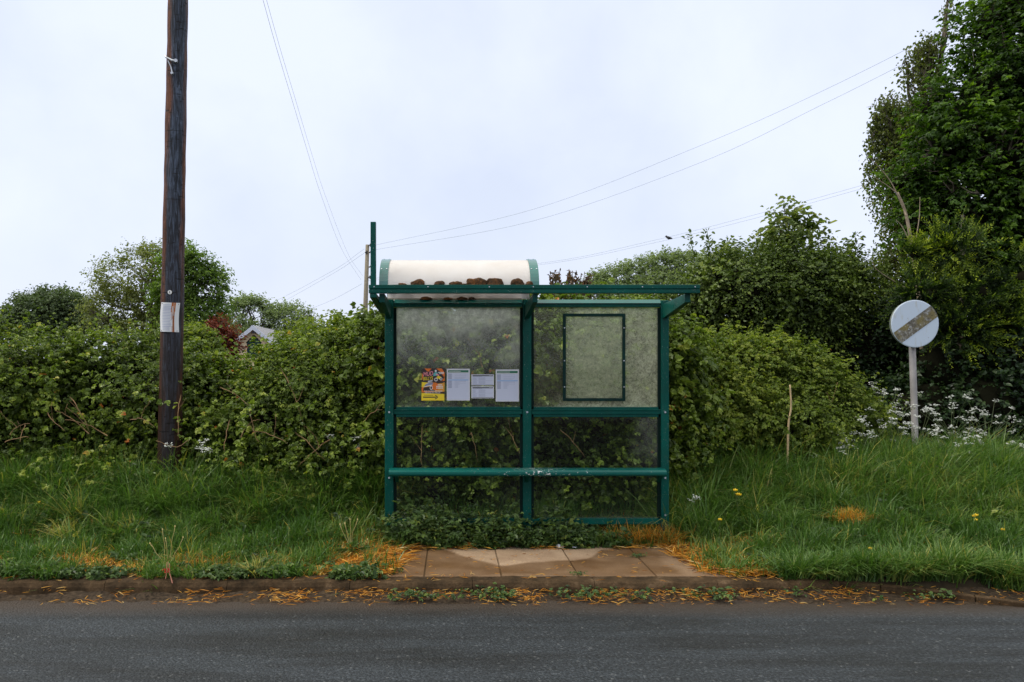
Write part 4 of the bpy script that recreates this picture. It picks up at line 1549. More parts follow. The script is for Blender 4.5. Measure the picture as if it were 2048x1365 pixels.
    straw(9500, 1.72, 2.45, 6.14, 7.25, lambda x, y: np.clip((x - 1.75 - .10 * (7.1 - y) + .1 * nz(x, y)) * 4, 0, 1) * np.clip((2.6 - x) * 3, 0, 1), .125)
    straw(260, -.5, 2.0, 6.0, 7.0, lambda x, y: np.clip(.5 + nz(x, y), 0, 1), .114, .05)
    straw(900, -4, 2.6, 5.96, 6.12, lambda x, y: np.clip(.2 + nz(x, y), 0, 1) * np.where((x > -.3) & (x < 1.8), .25, 1), .112, .07)
    # dead tufts by the shelter foot and one bright dead tuft on the mound
    x = np.concatenate([rng.normal(c, .05, 130) for c in (1.62, 1.82, 1.95, 1.5)])
    y = np.concatenate([rng.normal(c, .04, 130) for c in (7.16, 7.2, 7.12, 7.22)])
    blades(gs, np.stack([x, y, np.full_like(x, .11)], 1), .12 + .12 * rng.random(len(x)), np.full(len(x), .005), np.clip(rng.normal(.45, .2, len(x)), 0, 1), .6, 1.2)
    tag(gs.build('dead_grass', M['straw']), 'orange dead grass and straw round the paving and gutter', kind='stuff')


build_grass()


def straw_tuft():
    c = at(1700, 1022, 7.35)
    c[2] = zg(c[0], c[1])
    root = empty('dead_grass_tuft', c, 'bright orange tuft of dead grass lying on the green mound', 'grass tuft')
    n = 520
    g = Geo()
    a = rng.random(n) * 2 * PI
    r = np.sqrt(rng.random(n)) * .085
    P = c + np.stack([np.cos(a) * r * 1.2, np.sin(a) * r * .7, 0 * r], 1)
    blades(g, P, .16 + .09 * rng.random(n), np.full(n, .006), np.clip(rng.normal(.68, .15, n), 0, 1), .5, 1.1, .1)
    g.build('blades', M['straw'], root)


straw_tuft()


def build_weeds():
    g = Geo()

    def patch(n, x0, x1, y0, y1, hmax, dens, leaf, K=7, zb=.1):
        x, y = scatter(n, x0, x1, y0, y1, dens)
        n = len(x)
        h = hmax(x, y) * (.4 + .7 * rng.random(n))
        P = np.stack([x, y, np.maximum(zg(x, y), zb)], 1)
        d = unit(np.stack([rng.normal(size=n) * .35, rng.normal(size=n) * .3 - .25, np.ones(n)], 1))
        for k in range(K):
            t = (k + .5 + .3 * rng.random(n)) / K
            p = P + d * (h * t)[:, None]
            a = k * 2.4 + rng.random(n) * 2
            ld = unit(np.stack([np.cos(a), np.sin(a) - .3, .1 + .25 * rng.normal(size=n)], 1))
            nn = unit(np.array([0, -.3, .9]) + rng.normal(size=(n, 3)) * .35)
            sz = leaf * (.5 + .8 * rng.random(n))
            var = np.clip(.4 + .22 * rng.normal(size=n) + .5 * (rng.random(n) < .015), 0, .97)
            sd = np.cross(ld, nn)
            for ang in (0, 1.0, -1.0):
                leaves(g, p + ld * .03, ld * math.cos(ang) + sd * math.sin(ang), nn, sz, sz * .62, var)

    hw = lambda x, y: (.15 + .17 * np.exp(-((x + .2) / .45) ** 2) + .10 * np.exp(-((x - .75) / .35) ** 2)) * np.clip((y - 6.98) / .15, .3, 1) * np.clip(1 + .6 * fbm(np.stack([x, y], 1), .16, 111), .3, 1.7)
    dw = lambda x, y: np.clip(.7 + .7 * fbm(np.stack([x, y], 1), .2, 101), 0, 1) * np.where(x > 1.2, .5, 1)
    patch(1300, -.62, 1.62, 7.06, 7.5, hw, dw, .034, 7)
    patch(620, -.62, 1.62, 7.06, 7.5, lambda x, y: hw(x, y) * 1.15, dw, .058, 5)
    patch(160, -.4, 1.2, 7.1, 7.45, lambda x, y: hw(x, y) * 1.5, dw, .026, 9)
    patch(1100, -3.8, -.55, 6.03, 6.24, lambda x, y: .09 + 0 * x, lambda x, y: np.clip(.35 + fbm(np.stack([x, y], 1), .3, 102), 0, 1) * np.where(x < -2.4, .4, 1), .04, 5)
    patch(360, 2.3, 4.1, 6.1, 6.3, lambda x, y: .08 + 0 * x, lambda x, y: np.clip(.1 + fbm(np.stack([x, y], 1), .3, 103), 0, 1), .035, 5)
    patch(520, -.5, 3.8, 5.78, 5.93, lambda x, y: .05 + 0 * x, lambda x, y: np.clip(.25 + fbm(np.stack([x, y], 1), .15, 104), 0, 1), .026, 4, .03)
    for (jx_, jy_) in ((.965, 6.13), (1.57, 6.72), (-.47, 6.2)):
        patch(15, jx_ - .05, jx_ + .05, jy_ - .03, jy_ + .03, lambda x, y: .03 + 0 * x, None, .014, 3, .112)
    patch(620, -5.5, -.7, 6.2, 8.2, lambda x, y: .11 + .10 * sst(6.5, 8, y), lambda x, y: np.clip(.1 + fbm(np.stack([x, y], 1), .4, 121), 0, 1), .05, 5)
    patch(900, 2.2, 7, 6.2, 9, lambda x, y: .15 + .16 * sst(6.5, 8.5, y), lambda x, y: (x < side_edge_x(y) - .6) * np.clip(.1 + fbm(np.stack([x, y], 1), .4, 122), 0, 1), .04, 5)
    # brambles spilling out of the hedge foot
    patch(420, -3.4, -.65, 7.75, 8.2, lambda x, y: .35 + 0 * x, lambda x, y: np.clip(.4 + fbm(np.stack([x, y], 1), .4, 105), 0, 1), .055, 6)
    tag(g.build('weeds', M['weed']), 'dark leafy ground cover under the bench and along the kerb', kind='stuff')


build_weeds()

# ------------------------------------------------------------------ single wild plants
def umbel_plant(px, py, d, h, label, spread=.16, heads=7):
    """cow parsley: forked stems, each with a flat white flower head"""
    top = at(px, py, d)
    base = np.array([top[0] + rng.normal() * .04, top[1] + .02, zg(top[0], top[1])])
    root = empty('cow_parsley', base, label, 'wild flower', 'cow parsley on the verge')
    gs, gf = Geo(), Geo()
    fork = base * .45 + top * .55
    gs.tube(wig(base, fork, 6, .02), np.linspace(.005, .003, 6), 5)
    for k in range(heads):
        e = top + np.array([rng.normal() * spread * 1.35, rng.normal() * spread * .7, .03 + rng.normal() * spread * .8])
        gs.tube(wig(fork, e - np.array([0, 0, .03]), 5, .015), np.linspace(.0028, .0014, 5), 4)
        for r_ in range(7):
            a = rng.random() * 2 * PI
            q = e + np.array([math.cos(a), math.sin(a), 0]) * (.008 + .042 * rng.random())
            q[2] += rng.normal() * .011 - .12 * ((q[0] - e[0]) ** 2 + (q[1] - e[1]) ** 2) ** .5
            gs.tube([e - np.array([0, 0, .03]), q], .0008, 3, cap=False)
            m = 7
            P = q + rng.normal(size=(m, 3)) * np.array([.006, .006, .003])
            dd = rng.normal(size=(m, 3)) * np.array([1, 1, .3])
            leaves(gf, P, dd, np.array([0, -.3, 1.0]) + rng.normal(size=(m, 3)) * .3, np.full(m, .0125), np.full(m, .012), rng.random(m), .1, 0)
    gs.build('stems', M['stem'], root)
    gf.build('blossoms', M['umbel'], root)


UM = [(1318, 852, 9.6, .6, 'cow parsley flowering against the post of the sign, highest in front of dark ivy', .09, 6),
      (1780, 800, 9.9, .6, 'tall cow parsley just to the shelter side of the sign post', .14, 13),
      (1838, 838, 9.2, .6, 'cow parsley overlapping the sign post', .10, 9),
      (1905, 825, 9.4, .7, 'cow parsley close behind the sign post, away from the shelter', .15, 15),
      (1975, 845, 9.8, .7, 'cow parsley with its heads reaching farthest from the shelter', .16, 14),
      (1945, 880, 9.4, .6, 'shorter cow parsley below the farthest tall flower heads', .12, 8),
      (1730, 858, 9.0, .55, 'dense cow parsley clump midway between pale stick and sign', .13, 14),
      (1712, 888, 8.7, .5, 'low cow parsley in front of the dense clump', .08, 7),
      (1790, 848, 9.2, .6, 'spreading cow parsley at the foot of the sign', .13, 12),
      (1872, 868, 9.0, .6, 'cow parsley in the grass just behind the sign foot, towards the side road', .10, 8),
      (1925, 905, 8.8, .5, 'sparse low cow parsley between sign and side road', .10, 6),
      (1985, 890, 9.0, .5, 'low cow parsley closest to the side road', .09, 6),
      (1665, 905, 8.6, .45, 'small cow parsley in the grass near the orange tuft', .05, 3),
      (1420, 868, 8.8, .5, 'cow parsley against the bramble mound near the shelter', .06, 4),
      (1385, 880, 8.4, .45, 'small white cow parsley beside the shelter post at bench height', .07, 4),
      (1385, 1005, 7.5, .3, 'lowest white flower head beside the shelter post foot', .03, 2),
      (690, 880, 7.9, .5, 'white cow parsley in front of the hedge beside the shelter', .09, 8),
      (385, 898, 7.7, .45, 'sparse white flowers right beside the utility pole foot', .08, 5)]
for k, u in enumerate(UM):
    if k == 0:
        u = (1765, 790, 10.2, .7, 'slender cow parsley standing tallest before the dark ivy', .07, 5)
    umbel_plant(*u)


def buttercup(px, py, d, label, n=3, sc=1.0):
    d -= .35 if px > 1400 else 0
    top = at(px, py, d)
    base = np.array([top[0], top[1], zg(top[0], top[1])])
    root = empty('buttercup', base, label, 'wild flower', 'buttercups in the grass')
    gs = Geo()
    fl = []
    for k in range(n):
        gf = Geo()
        fl.append(gf)
        e = top + np.array([rng.normal() * .035, rng.normal() * .03, rng.normal() * .025]) * (n > 1)
        gs.tube(wig(base, e, 5, .01), np.linspace(.002, .0012, 5), 4)
        a = np.arange(5) * 2 * PI / 5
        dd = np.stack([np.cos(a), np.sin(a) - .35, .55 + 0 * a], 1)
        leaves(gf, np.tile(e, (5, 1)), dd, np.tile([0, -.5, .8], (5, 1)), np.full(5, .021 * sc), np.full(5, .021 * sc), rng.random(5), -.15, -.1)
    gs.build('stems', M['stem'], root)
    for gf in fl:
        gf.build('petals', M['yellow'], root)


for b_ in [(1477, 985, 7.7, 'buttercups nearest the shelter post, high in the long grass', 3, 1.2), (1440, 1040, 7.2, 'single buttercup low beside the orange grass', 1, 1), (1825, 935, 8.8, 'buttercups in the grass below the sign post', 3, 1.2),
           (1985, 935, 8.9, 'bright buttercup cluster at the far edge of the mound', 5, 1.3), (1950, 1032, 7.5, 'buttercup pair on the mound facing the road', 3, 1.1), (2005, 1060, 7.2, 'buttercup at the outer edge of the mound', 1, 1),
           (1750, 1100, 6.8, 'lone buttercup low on the mound above the kerb', 2, .9), (1985, 1133, 6.5, 'buttercups just above the bare earth slope', 2, 1), (78, 1005, 7.4, 'tiny buttercup in the grass far from the shelter', 1, .8)]:
    buttercup(*b_)


def stalks(px, py, d, label, spec):
    base = at(px, py, d)
    base[2] = zg(base[0], base[1])
    root = empty('dandelion', base, label, 'plant', 'spent dandelions')
    for (tx, ty) in spec:
        g = Geo()
        e = at(tx, ty, d)
        g.tube(wig(base, e, 7, .015), np.linspace(.003, .002, 7), 5)
        g.tube([e, e + np.array([0, 0, .012])], [.0045, .003], 5)
        g.build('stalk', M['seedstalk'], root, smooth=True)
    g = Geo()
    n = 16
    a = rng.random(n) * 2 * PI
    dd = np.stack([np.cos(a), np.sin(a), .35 + .3 * rng.random(n)], 1)
    leaves(g, np.tile(base + np.array([0, 0, .02]), (n, 1)), dd, np.tile([0, 0, 1.0], (n, 1)), .12 + .08 * rng.random(n), np.full(n, .03), rng.random(n) * .5, .2, .3)
    g.build('leaves', M['weed'], root)


M['seedstalk'] = plain('pale_stalk', (.42, .32, .12), .6, nscale=8)
stalks(338, 1115, 6.3, 'spent dandelion with long bare yellow stalks on the kerb edge', [(325, 1060), (350, 1054), (366, 1076), (300, 1088), (331, 1078)])
stalks(705, 1085, 6.7, 'spent dandelion with bare stalks beside the dead grass near the paving', [(690, 1048), (700, 1040), (715, 1040), (680, 1050), (735, 1080)])


def small_plants():
    # red-leaved sprig over the kerb
    b_ = at(333, 1130, 6.05)
    root = empty('red_sprig', b_, 'red leaved sprig drooping over the kerb below the dandelion stalks', 'plant')
    g = Geo()
    g.tube(wig(at(334, 1125, 6.08), at(331, 1158, 5.9), 5, .01), .003, 4)
    g.tube(wig(at(339, 1128, 6.06), at(345, 1167, 5.88), 5, .01), .004, 4)
    g.build('stem', M['redstem'], root)
    g = Geo()
    n = 9
    leaves(g, at(331, 1143, 5.96) + rng.normal(size=(n, 3)) * .012, rng.normal(size=(n, 3)), rng.normal(size=(n, 3)) + np.array([0, -1, .5]), np.full(n, .022), np.full(n, .013), rng.random(n))
    g.build('leaves', M['redpetal'], root)
    # dock with broad upright leaves in the ground cover
    b_ = np.array([(862 - CX) * 7.2 / F, 7.2, .12])
    root = empty('dock_plant', b_, 'broad leaved dock standing upright in the ground cover under the bench', 'plant')
    g = Geo()
    n = 9
    a = np.linspace(0, 2 * PI, n, endpoint=False)
    dd = np.stack([np.cos(a) * .75, np.sin(a) * .5, np.full(n, .9)], 1)
    dd[0] = (0, 0, 1)
    leaves(g, np.tile(b_ + np.array([0, 0, .13]), (n, 1)), dd, np.tile([0, -1, .25], (n, 1)), .12 + .06 * rng.random(n), np.full(n, .045), rng.random(n) * .4 + .3, .15, .2)
    g.build('leaves', M['weed'], root)
    g = Geo()
    g.tube([b_, b_ + np.array([0, 0, .14])], .006, 5)
    g.build('stem', M['stem'], root)
    # pale upright stake / dead stalk in the mound
    p = spline([at(1575, 925, 8.55), at(1577, 850, 8.55), at(1582, 815, 8.55), at(1580, 770, 8.55)], 16)
    g = Geo()
    g.tube(p, np.linspace(.0125, .008, len(p)), 7)
    tag(g.build('wooden_stake', M['stake'], None, smooth=True), 'pale upright crooked stick standing in front of the bramble mound', 'stick')
    # litter by the paving edge
    for (px, py, lab, sc) in ((1082, 1094, 'crumpled pale tissue at the paving edge, nearest the middle post', 1.0), (1120, 1097, 'small white crumpled tissue on the paving beside the larger one', .8), (1150, 1098, 'flat white scrap of plastic on the paving edge', .6)):
        d = 2549.0 / (py - 735)
        bm = bmesh.new()
        bmesh.ops.create_icosphere(bm, subdivisions=3, radius=.03 * sc)
        V = np.array([v.co[:] for v in bm.verts])
        n = fbm(V, .012, int(px))
        for v, q in zip(bm.verts, n):
            v.co *= 1 + .45 * q
            v.co.z *= .7 if sc > .7 else .2
            v.co.x *= 1.25
        bmesh.ops.translate(bm, verts=bm.verts[:], vec=((px - CX) * d / F, d, .115 + .016 * sc))
        g = Geo()
        g.addbm(bm)
        tag(g.build('tissue', M['litter']), lab, 'litter', 'litter on the paving')
    # yellow leaf flower by the litter
    buttercup(1078, 1080, 7.1, 'yellow flower in the ground cover above the crumpled tissue', 3, 1.3)


M['redstem'] = plain('pink_stem', (.28, .10, .06), .6)
M['stake'] = plain('bare_wood', (.46, .33, .18), .7, nscale=9)
small_plants()

# ------------------------------------------------------------------ utility pole with its notice
def utility_pole():
    d = 8.25
    b0, t0 = at(338.5, 955, d), at(356.5, -20, d)
    top = b0 + (t0 - b0) * 1.35
    base = b0 - (t0 - b0) * .06
    root = empty('utility_pole', base, 'tall creosoted wooden utility pole standing in front of the hedge', 'pole')
    g = Geo()
    k = 44
    P = base + (top - base) * np.linspace(0, 1, k)[:, None]
    R = np.interp(np.linspace(0, 1, k), [0, .1, 1], [.122, .120, .092]) + .002 * rng.normal(size=k)
    g.tube(P, R, 28)
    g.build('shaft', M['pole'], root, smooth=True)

    def surf(px, py, lift=.0):
        """point on the shaft seen at a measured place of the photo, lifted off the wood"""
        k = (px - CX) / F
        y = d - .11
        for _ in range(3):
            z = CZ + (CY - py) * y / F
            t = (z - base[2]) / (top - base)[2]
            c = base + (top - base) * t
            r = np.interp(t, [0, .1, 1], [.122, .120, .092]) + .002
            A_, B_, C_ = k * k + 1, -2 * (k * c[0] + c[1]), c[0] ** 2 + c[1] ** 2 - r * r
            y = (-B_ - math.sqrt(max(B_ * B_ - 4 * A_ * C_, 0))) / (2 * A_)
        n_ = np.array([k * y - c[0], y - c[1], 0])
        n_ /= np.linalg.norm(n_)
        return np.array([c[0], c[1], z]) + n_ * (r + lift)
    # hook and strap
    g = Geo()
    g.tube([surf(334, 112, .02), surf(337, 117, .03), surf(346, 123, .02), surf(352, 124, .02)], [.01, .01, .012, .012], 6)
    g.tube([surf(352, 124, -.0), surf(352, 124, .04)], .018, 8)
    g.build('cable_hook', M['galv'], root)
    g = Geo()
    g.tube([surf(338, 122, .012), surf(343, 135, .012), surf(345, 146, .012)], .006, 5)
    g.tube([surf(345.5, 148, -.0), surf(345.5, 148, .03)], .014, 8)
    g.build('strap', M['galv'], root)
    # round tag
    g = Geo()
    c = surf(340, 585, .004)
    g.tube([c, c + np.array([0, -.006, 0])], .021, 18)
    dk = g.build('round_tag', M['pwhite'], root)
    g = Geo()
    g.box(c + np.array([-.003, -.0085, -.011]), c + np.array([.003, -.0065, .011]), bev=0)
    g.build('tag_mark', M['black'], dk)
    # notice: a sheet that wraps round the road face
    gn = Geo()
    L0, R0 = 322.5, 358.0

    def wrap(u0, u1, v0, v1, lift, mat, nu=10, nv=6):
        V = []
        for j in range(nv + 1):
            v = v0 + (v1 - v0) * j / nv
            py = 605 + 58.5 * v
            sh = 1.5 - 2.2 * v - 1.2 * math.sin(v * PI)
            for i in range(nu + 1):
                u = u0 + (u1 - u0) * i / nu
                V.append(surf(L0 + sh + (R0 - L0) * u, py + 1.5 * u, lift + .0015 * math.sin(u * 9 + v * 5)))
        w = nu + 1
        Fq = [(j * w + i, j * w + w + i, j * w + w + i + 1, j * w + i + 1) for j in range(nv) for i in range(nu)]
        gn.add(V, Fq, mat)
    wrap(0, 1, 0, 1, .006, 0, 16, 10)
    for k in range(15):
        v = .07 + k * .052
        wrap(.12, .12 + (.40 + .08 * rng.random()), v, v + (.02 if k != 2 else .03), .0085, 1, 4, 1)
    for k in range(4):
        wrap(.12, .5, .83 + k * .035, .842 + k * .035, .0085, 1, 4, 1)
    for (u, w_, v0, v1) in ((.555, .03, 0, .33), (.60, .05, 0, .12), (.645, .028, .0, .55), (.70, .05, 0, 1), (.745, .03, 0, .3), (.66, .035, .45, 1), (.585, .018, .0, .6), (.69, .09, 0, .09), (.62, .02, .8, 1)):
        wrap(u, u + w_, v0, v1, .0088 + .0003 * rng.random(), 2, 2, 8)
    for (u, v) in ((.06, .03), (.9, .04), (.06, .95), (.87, .95)):
        wrap(u, u + .035, v, v + .022, .0095, 3, 1, 1)
    o = gn.build('notice', [M['paperedge'], M['plight'], M['rust'], M['black']], None)
    tag(o, 'white paper notice with rust streaks nailed to the utility pole', 'notice')


utility_pole()


# ------------------------------------------------------------------ road sign
def road_sign():
    d = 9.5
    s = d / F
    c = at(1830.5, 648, d)
    b0 = at(1832.5, 915, d + .06)
    root = empty('road_sign', (b0[0], b0[1], zg(b0[0], b0[1])), 'round white road sign with a worn diagonal stripe on a grey post', 'road sign')
    r = 47.5 * s
    g = Geo()
    n = 64
    a = np.linspace(0, 2 * PI, n, endpoint=False)
    rings = [(0, -.0), (r * .97, -.0), (r, .004), (r, .012), (r * .985, .02), (r * .97, .06), (0, .06)]
    V = []
    for (rr, dy) in rings:
        for q in a:
            V.append((c[0] + rr * math.cos(q), c[1] + dy, c[2] + rr * math.sin(q)))
    Fq, mi = [], []
    for k in range(len(rings) - 1):
        for i in range(n):
            Fq.append((k * n + i, k * n + (i + 1) % n, (k + 1) * n + (i + 1) % n, (k + 1) * n + i))
            mi.append(0 if k < 3 else 1)
    g.add(V, Fq, mi)
    disc = g.build('disc', [M['signwhite'], M['signback']], root)
    # stripe: band clipped to the disc
    ang = math.atan2(57, 78)
    u = np.array([math.cos(ang), math.sin(ang)])
    w = np.array([-u[1], u[0]])
    hb, off = .078, -.012
    g = Geo()
    m = 40
    ts = np.linspace(-1, 1, m)
    lo, hi = [], []
    pts = []
    for sg in (-1, 1):
        e = off + sg * hb
        half = math.sqrt((r * .985) ** 2 - e * e)
        row = []
        for t in ts:
            p = u * half * t + w * e
            row.append((c[0] + p[0], c[1] - .0025, c[2] + p[1]))
        pts.append(row)
    V = pts[0] + pts[1]
    g.add(V, [(i, i + 1, m + i + 1, m + i) for i in range(m - 1)])
    # round ends
    for sg, k0 in ((-1, 0), (1, m - 1)):
        arc = []
        for t in np.linspace(-1, 1, 9):
            e = off + hb * t
            hf = math.sqrt((r * .985) ** 2 - e * e)
            p = u * sg * hf + w * e
            arc.append((c[0] + p[0], c[1] - .0026, c[2] + p[1]))
        base = g.n
        g.V.append(np.array(arc)); g.n += len(arc)
        g.F.append(np.array([[base + i for i in range(9)]])); g.M.append(np.zeros(1, np.int32)); g.A.append(np.full(1, .5, np.float32))
    g.build('stripe', M['signstripe'], disc)
    g = Geo()
    p0 = at(1832.5, 960, d + .085)
    p0[2] = zg(p0[0], p0[1]) - .1
    p1 = np.array([c[0] - .002, d + .085, c[2] + r * .8])
    g.tube([p0, (p0 + p1) / 2, p1], .0375, 20)
    g.build('post', M['postgrey'], root, smooth=True)
    for dz in (-.14, .14):
        g = Geo()
        g.box((c[0] - .06, d + .061, c[2] + dz - .02), (c[0] + .06, d + .135, c[2] + dz + .02), bev=.006)
        g.build('clip', M['galv'], root)


road_sign()

# ------------------------------------------------------------------ bus shelter
DS = 7.27


def shelter():
    root = empty('bus_shelter', (.68, 7.3, .1), 'teal metal bus shelter with dirty glass back and half a white barrel roof', 'bus shelter')
    T = M['teal']
    yb0, yb1 = DS, DS + .08
    posts = {'l': (-.618, -.538), 'm': (.643, .721), 'r': (1.906, 1.978)}
    for k, (x0, x1) in posts.items():
        g = Geo()
        g.box((x0, yb0, .02), (x1, yb1, 2.33 if k != 'r' else 2.322), bev=.008)
        # glazing fin along the inside of the post
        for sx in ((1,) if k == 'l' else (-1,) if k == 'r' else (-1, 1)):
            xa, xb = (x1 - .002, x1 + .024) if sx > 0 else (x0 - .024, x0 + .002)
            g.box((xa, yb0 + .022, .16), (xb, yb1 - .012, 2.255), bev=.003, mat=1)
        g.build('post', [T, M['gasket']], root)
    bays = ((-.538, .643), (.721, 1.906))
    # rails of each bay
    for i, (x0, x1) in enumerate(bays):
        for nm, z0, z1, prof_ in (('top_rail', 2.262, 2.328, 't'), ('middle_rail', 1.254, 1.346, 'm'), ('bottom_rail', .272, .325, 'b')):
            g = Geo()
            a, b_ = x0 + .001, x1 - .001
            if prof_ == 't':
                # lower lip recessed, upper face leaning back to the sky
                g.box((a, yb0 + .018, z0), (b_, yb1 - .004, z0 + .032), bev=.003)
                g.poly8([(a, yb0 + .002, z0 + .033), (b_, yb0 + .002, z0 + .033), (b_, yb1 + .02, z0 + .033), (a, yb1 + .02, z0 + .033),
                         (a, yb0 + .030, z1 + .002), (b_, yb0 + .030, z1 + .002), (b_, yb1 + .02, z1 + .002), (a, yb1 + .02, z1 + .002)], bev=.003, mat=1)
            elif prof_ == 'm':
                g.box((a, yb0 + .012, z0 + .026), (b_, yb1 - .006, z1 - .03), bev=.004)
                g.box((a, yb0 + .004, z1 - .032), (b_, yb1 - .004, z1 - .022), bev=.003)
                g.box((a, yb0 + .022, z1 - .022), (b_, yb1 - .008, z1), bev=.003)
                g.box((a, yb0 + .022, z0), (b_, yb1 - .008, z0 + .027), bev=.003)
            else:
                g.box((a, yb0 + .02, z0), (b_, yb1 - .006, z1), bev=.004)
            g.build(nm, [T, M['teal_gloss']] if prof_ == 't' else T, root)
        # glass sheets
        for (z0, z1, low) in ((1.342, 2.268, False), (.322, 1.258, True)):
            g = Geo()
            nx, nz = 40, 34
            X, Z = np.meshgrid(np.linspace(x0 + .018, x1 - .018, nx), np.linspace(z0, z1, nz))
            yg = DS + .042
            V = np.stack([X, np.full_like(X, yg), Z], -1).reshape(-1, 3)
            ii, jj = np.meshgrid(np.arange(nz - 1), np.arange(nx - 1), indexing='ij')
            a = (ii * nx + jj).ravel()
            g.add(V, np.stack([a, a + 1, a + 1 + nx, a + nx], -1))
            alg = (i == 1 and not low)
            o = g.build('glass_pane', M['glass_algae'] if alg else M['glass'], root)
            nzv = fbm(np.stack([X.ravel(), Z.ravel()], 1), .3, 120 + i + 2 * low).reshape(X.shape)
            u = (X - x0) / (x1 - x0)
            v = (Z - z0) / (z1 - z0)
            if not low and i == 0:      # film thickest under the roof drip line
                film = .26 + 1.75 * sst(.3, 1.05, v + .14 * nzv)
            elif alg:                   # algae beyond the poster case, clearer next to the middle post
                film = .22 + .75 * sst(.16, .34, u + .08 * nzv) + .25 * sst(.8, 1, v)
            elif i == 0:
                film = .03 + .03 * nzv
            else:
                film = .03 + .4 * sst(.72, .95, u + .12 * nzv) * sst(.25, .7, v)
            # grime left along the edges of the sheet
            edge = np.minimum(np.minimum(u, 1 - u) * (x1 - x0), np.minimum(v, 1 - v) * (z1 - z0))
            film = film + .22 * np.exp(-edge / .02)
            at_ = o.data.attributes.new('film', 'FLOAT', 'POINT')
            at_.data.foreach_set('value', np.clip(film, 0, 2.2).ravel().astype(np.float32))
    for (bx, bz) in ((-.578, 2.21), (-.578, 1.30), (-.578, .70), (.682, 2.21), (.682, 1.30), (.682, .70), (1.942, 2.21), (1.942, 1.30), (1.942, .70), (-.578, .36), (1.942, .36)):
        g = Geo()
        g.tube([(bx, yb0 + .002, bz), (bx, yb0 - .006, bz)], [.011, .009], 6)
        g.build('bolt', M['galv'], root)
    for bx in (-.64, -.2, .3, .66, 1.1, 1.55, 1.98):
        g = Geo()
        g.tube([(bx, 6.502, 2.367), (bx, 6.497, 2.367)], [.006, .005], 8)
        g.build('rivet', M['galv'], root)
    # bench
    g = Geo()
    x0, x1 = -.566, 1.902
    zt = .80
    prof_ = [(7.262, zt - .006), (7.12, zt), (7.085, zt - .006), (7.07, zt - .022), (7.07, zt - .042), (7.085, zt - .058), (7.12, zt - .058), (7.12, zt - .05), (7.262, zt - .05)]
    n = len(prof_)
    xs = np.linspace(x0, x1, 40)
    V = [(x, y, z) for x in xs for (y, z) in prof_]
    Fq = [(k * n + q, k * n + (q + 1) % n, (k + 1) * n + (q + 1) % n, (k + 1) * n + q) for k in range(39) for q in range(n)]
    g.add(V, Fq)
    g.F.append(np.array([list(range(n))])); g.M.append(np.zeros(1, np.int32)); g.A.append(np.full(1, .5, np.float32))
    g.F.append(np.array([[39 * n + q for q in range(n)]])); g.M.append(np.zeros(1, np.int32)); g.A.append(np.full(1, .5, np.float32))
    seat = g.build('seat', M['seatpaint'], root)
    tag(seat, 'teal bench seat with chipped white paint along its front edge')
    for x in (-.52, .66, 1.86):
        g = Geo()
        g.poly8([(x, 7.267, .66), (x + .03, 7.267, .66), (x + .03, 7.267, .748), (x, 7.267, .748), (x, 7.13, .73), (x + .03, 7.13, .73), (x + .03, 7.13, .748), (x, 7.13, .748)], bev=.002)
        g.build('seat_bracket', T, root)
    # front beam
    yf = 6.50
    g = Geo()
    g.box((-.684, yf, 2.351), (2.022, yf + .07, 2.384), bev=.004)
    g.box((-.681, yf + .008, 2.3455), (2.019, yf + .06, 2.3515), bev=0, mat=1)
    g.box((-.684, yf + .002, 2.316), (2.022, yf + .07, 2.346), bev=.004)
    g.build('front_beam', [T, M['gasket']], root)
    # roof brackets
    for (x0, x1) in ((-.604, -.558), (.660, .702), (1.916, 1.96)):
        g = Geo()
        g.poly8([(x0, yf + .06, 2.245), (x1, yf + .06, 2.245), (x1, yf + .06, 2.3155), (x0, yf + .06, 2.3155),
                 (x0, yb0 + .002, 2.155), (x1, yb0 + .002, 2.155), (x1, yb0 + .002, 2.285), (x0, yb0 + .002, 2.285)], bev=.003)
        g.build('roof_bracket', T, root)
    # end gusset under the sign stub
    g = Geo()
    g.poly8([(-.676, yf + .01, 2.28), (-.622, yf + .01, 2.28), (-.622, yf + .01, 2.315), (-.676, yf + .01, 2.315),
             (-.660, yb0 + .02, 2.2), (-.62, yb0 + .02, 2.2), (-.62, yb0 + .02, 2.29), (-.660, yb0 + .02, 2.29)], bev=.003)
    g.build('end_bracket', T, root)
    # stub that once carried the stop flag
    g = Geo()
    g.box((-.672, yf + .02, 2.3845), (-.628, yf + .064, 2.902), bev=.004)
    g.build('flag_pole', T, root)
    # barrel roof
    x0, x1 = -.603, .712
    ya, yb_ = yf + .04, yb1 - .01
    yc, ry = (ya + yb_) / 2, (yb_ - ya) / 2
    zb, rz = 2.34, .295

    def vault(xa, xb, th, lift, mats, name, parent, nx=2, na=28):
        gg = Geo()
        V = []
        for off in (lift + th, lift):
            for k in range(na + 1):
                a = PI * k / na
                for i in range(nx):
                    x = xa + (xb - xa) * i / (nx - 1)
                    V.append((x, yc - (ry + off) * math.cos(a), zb + (rz + off) * math.sin(a) ** .92))
        m = (na + 1) * nx
        Fq = []
        for k in range(na):
            for i in range(nx - 1):
                q = k * nx + i
                Fq.append((q, q + 1, q + nx + 1, q + nx))
                Fq.append((m + q, m + q + nx, m + q + nx + 1, m + q + 1))
            for i in (0, nx - 1):
                q = k * nx + i
                Fq.append((q, q + nx, m + q + nx, m + q))
        gg.add(V, Fq)
        return gg.build(name, mats, parent, smooth=False)
    v_ = vault(x0 + .004, x1 - .004, .003, 0, M['roof'], 'barrel_roof', root, 24, 48)
    for p in v_.data.polygons:
        p.use_smooth = True
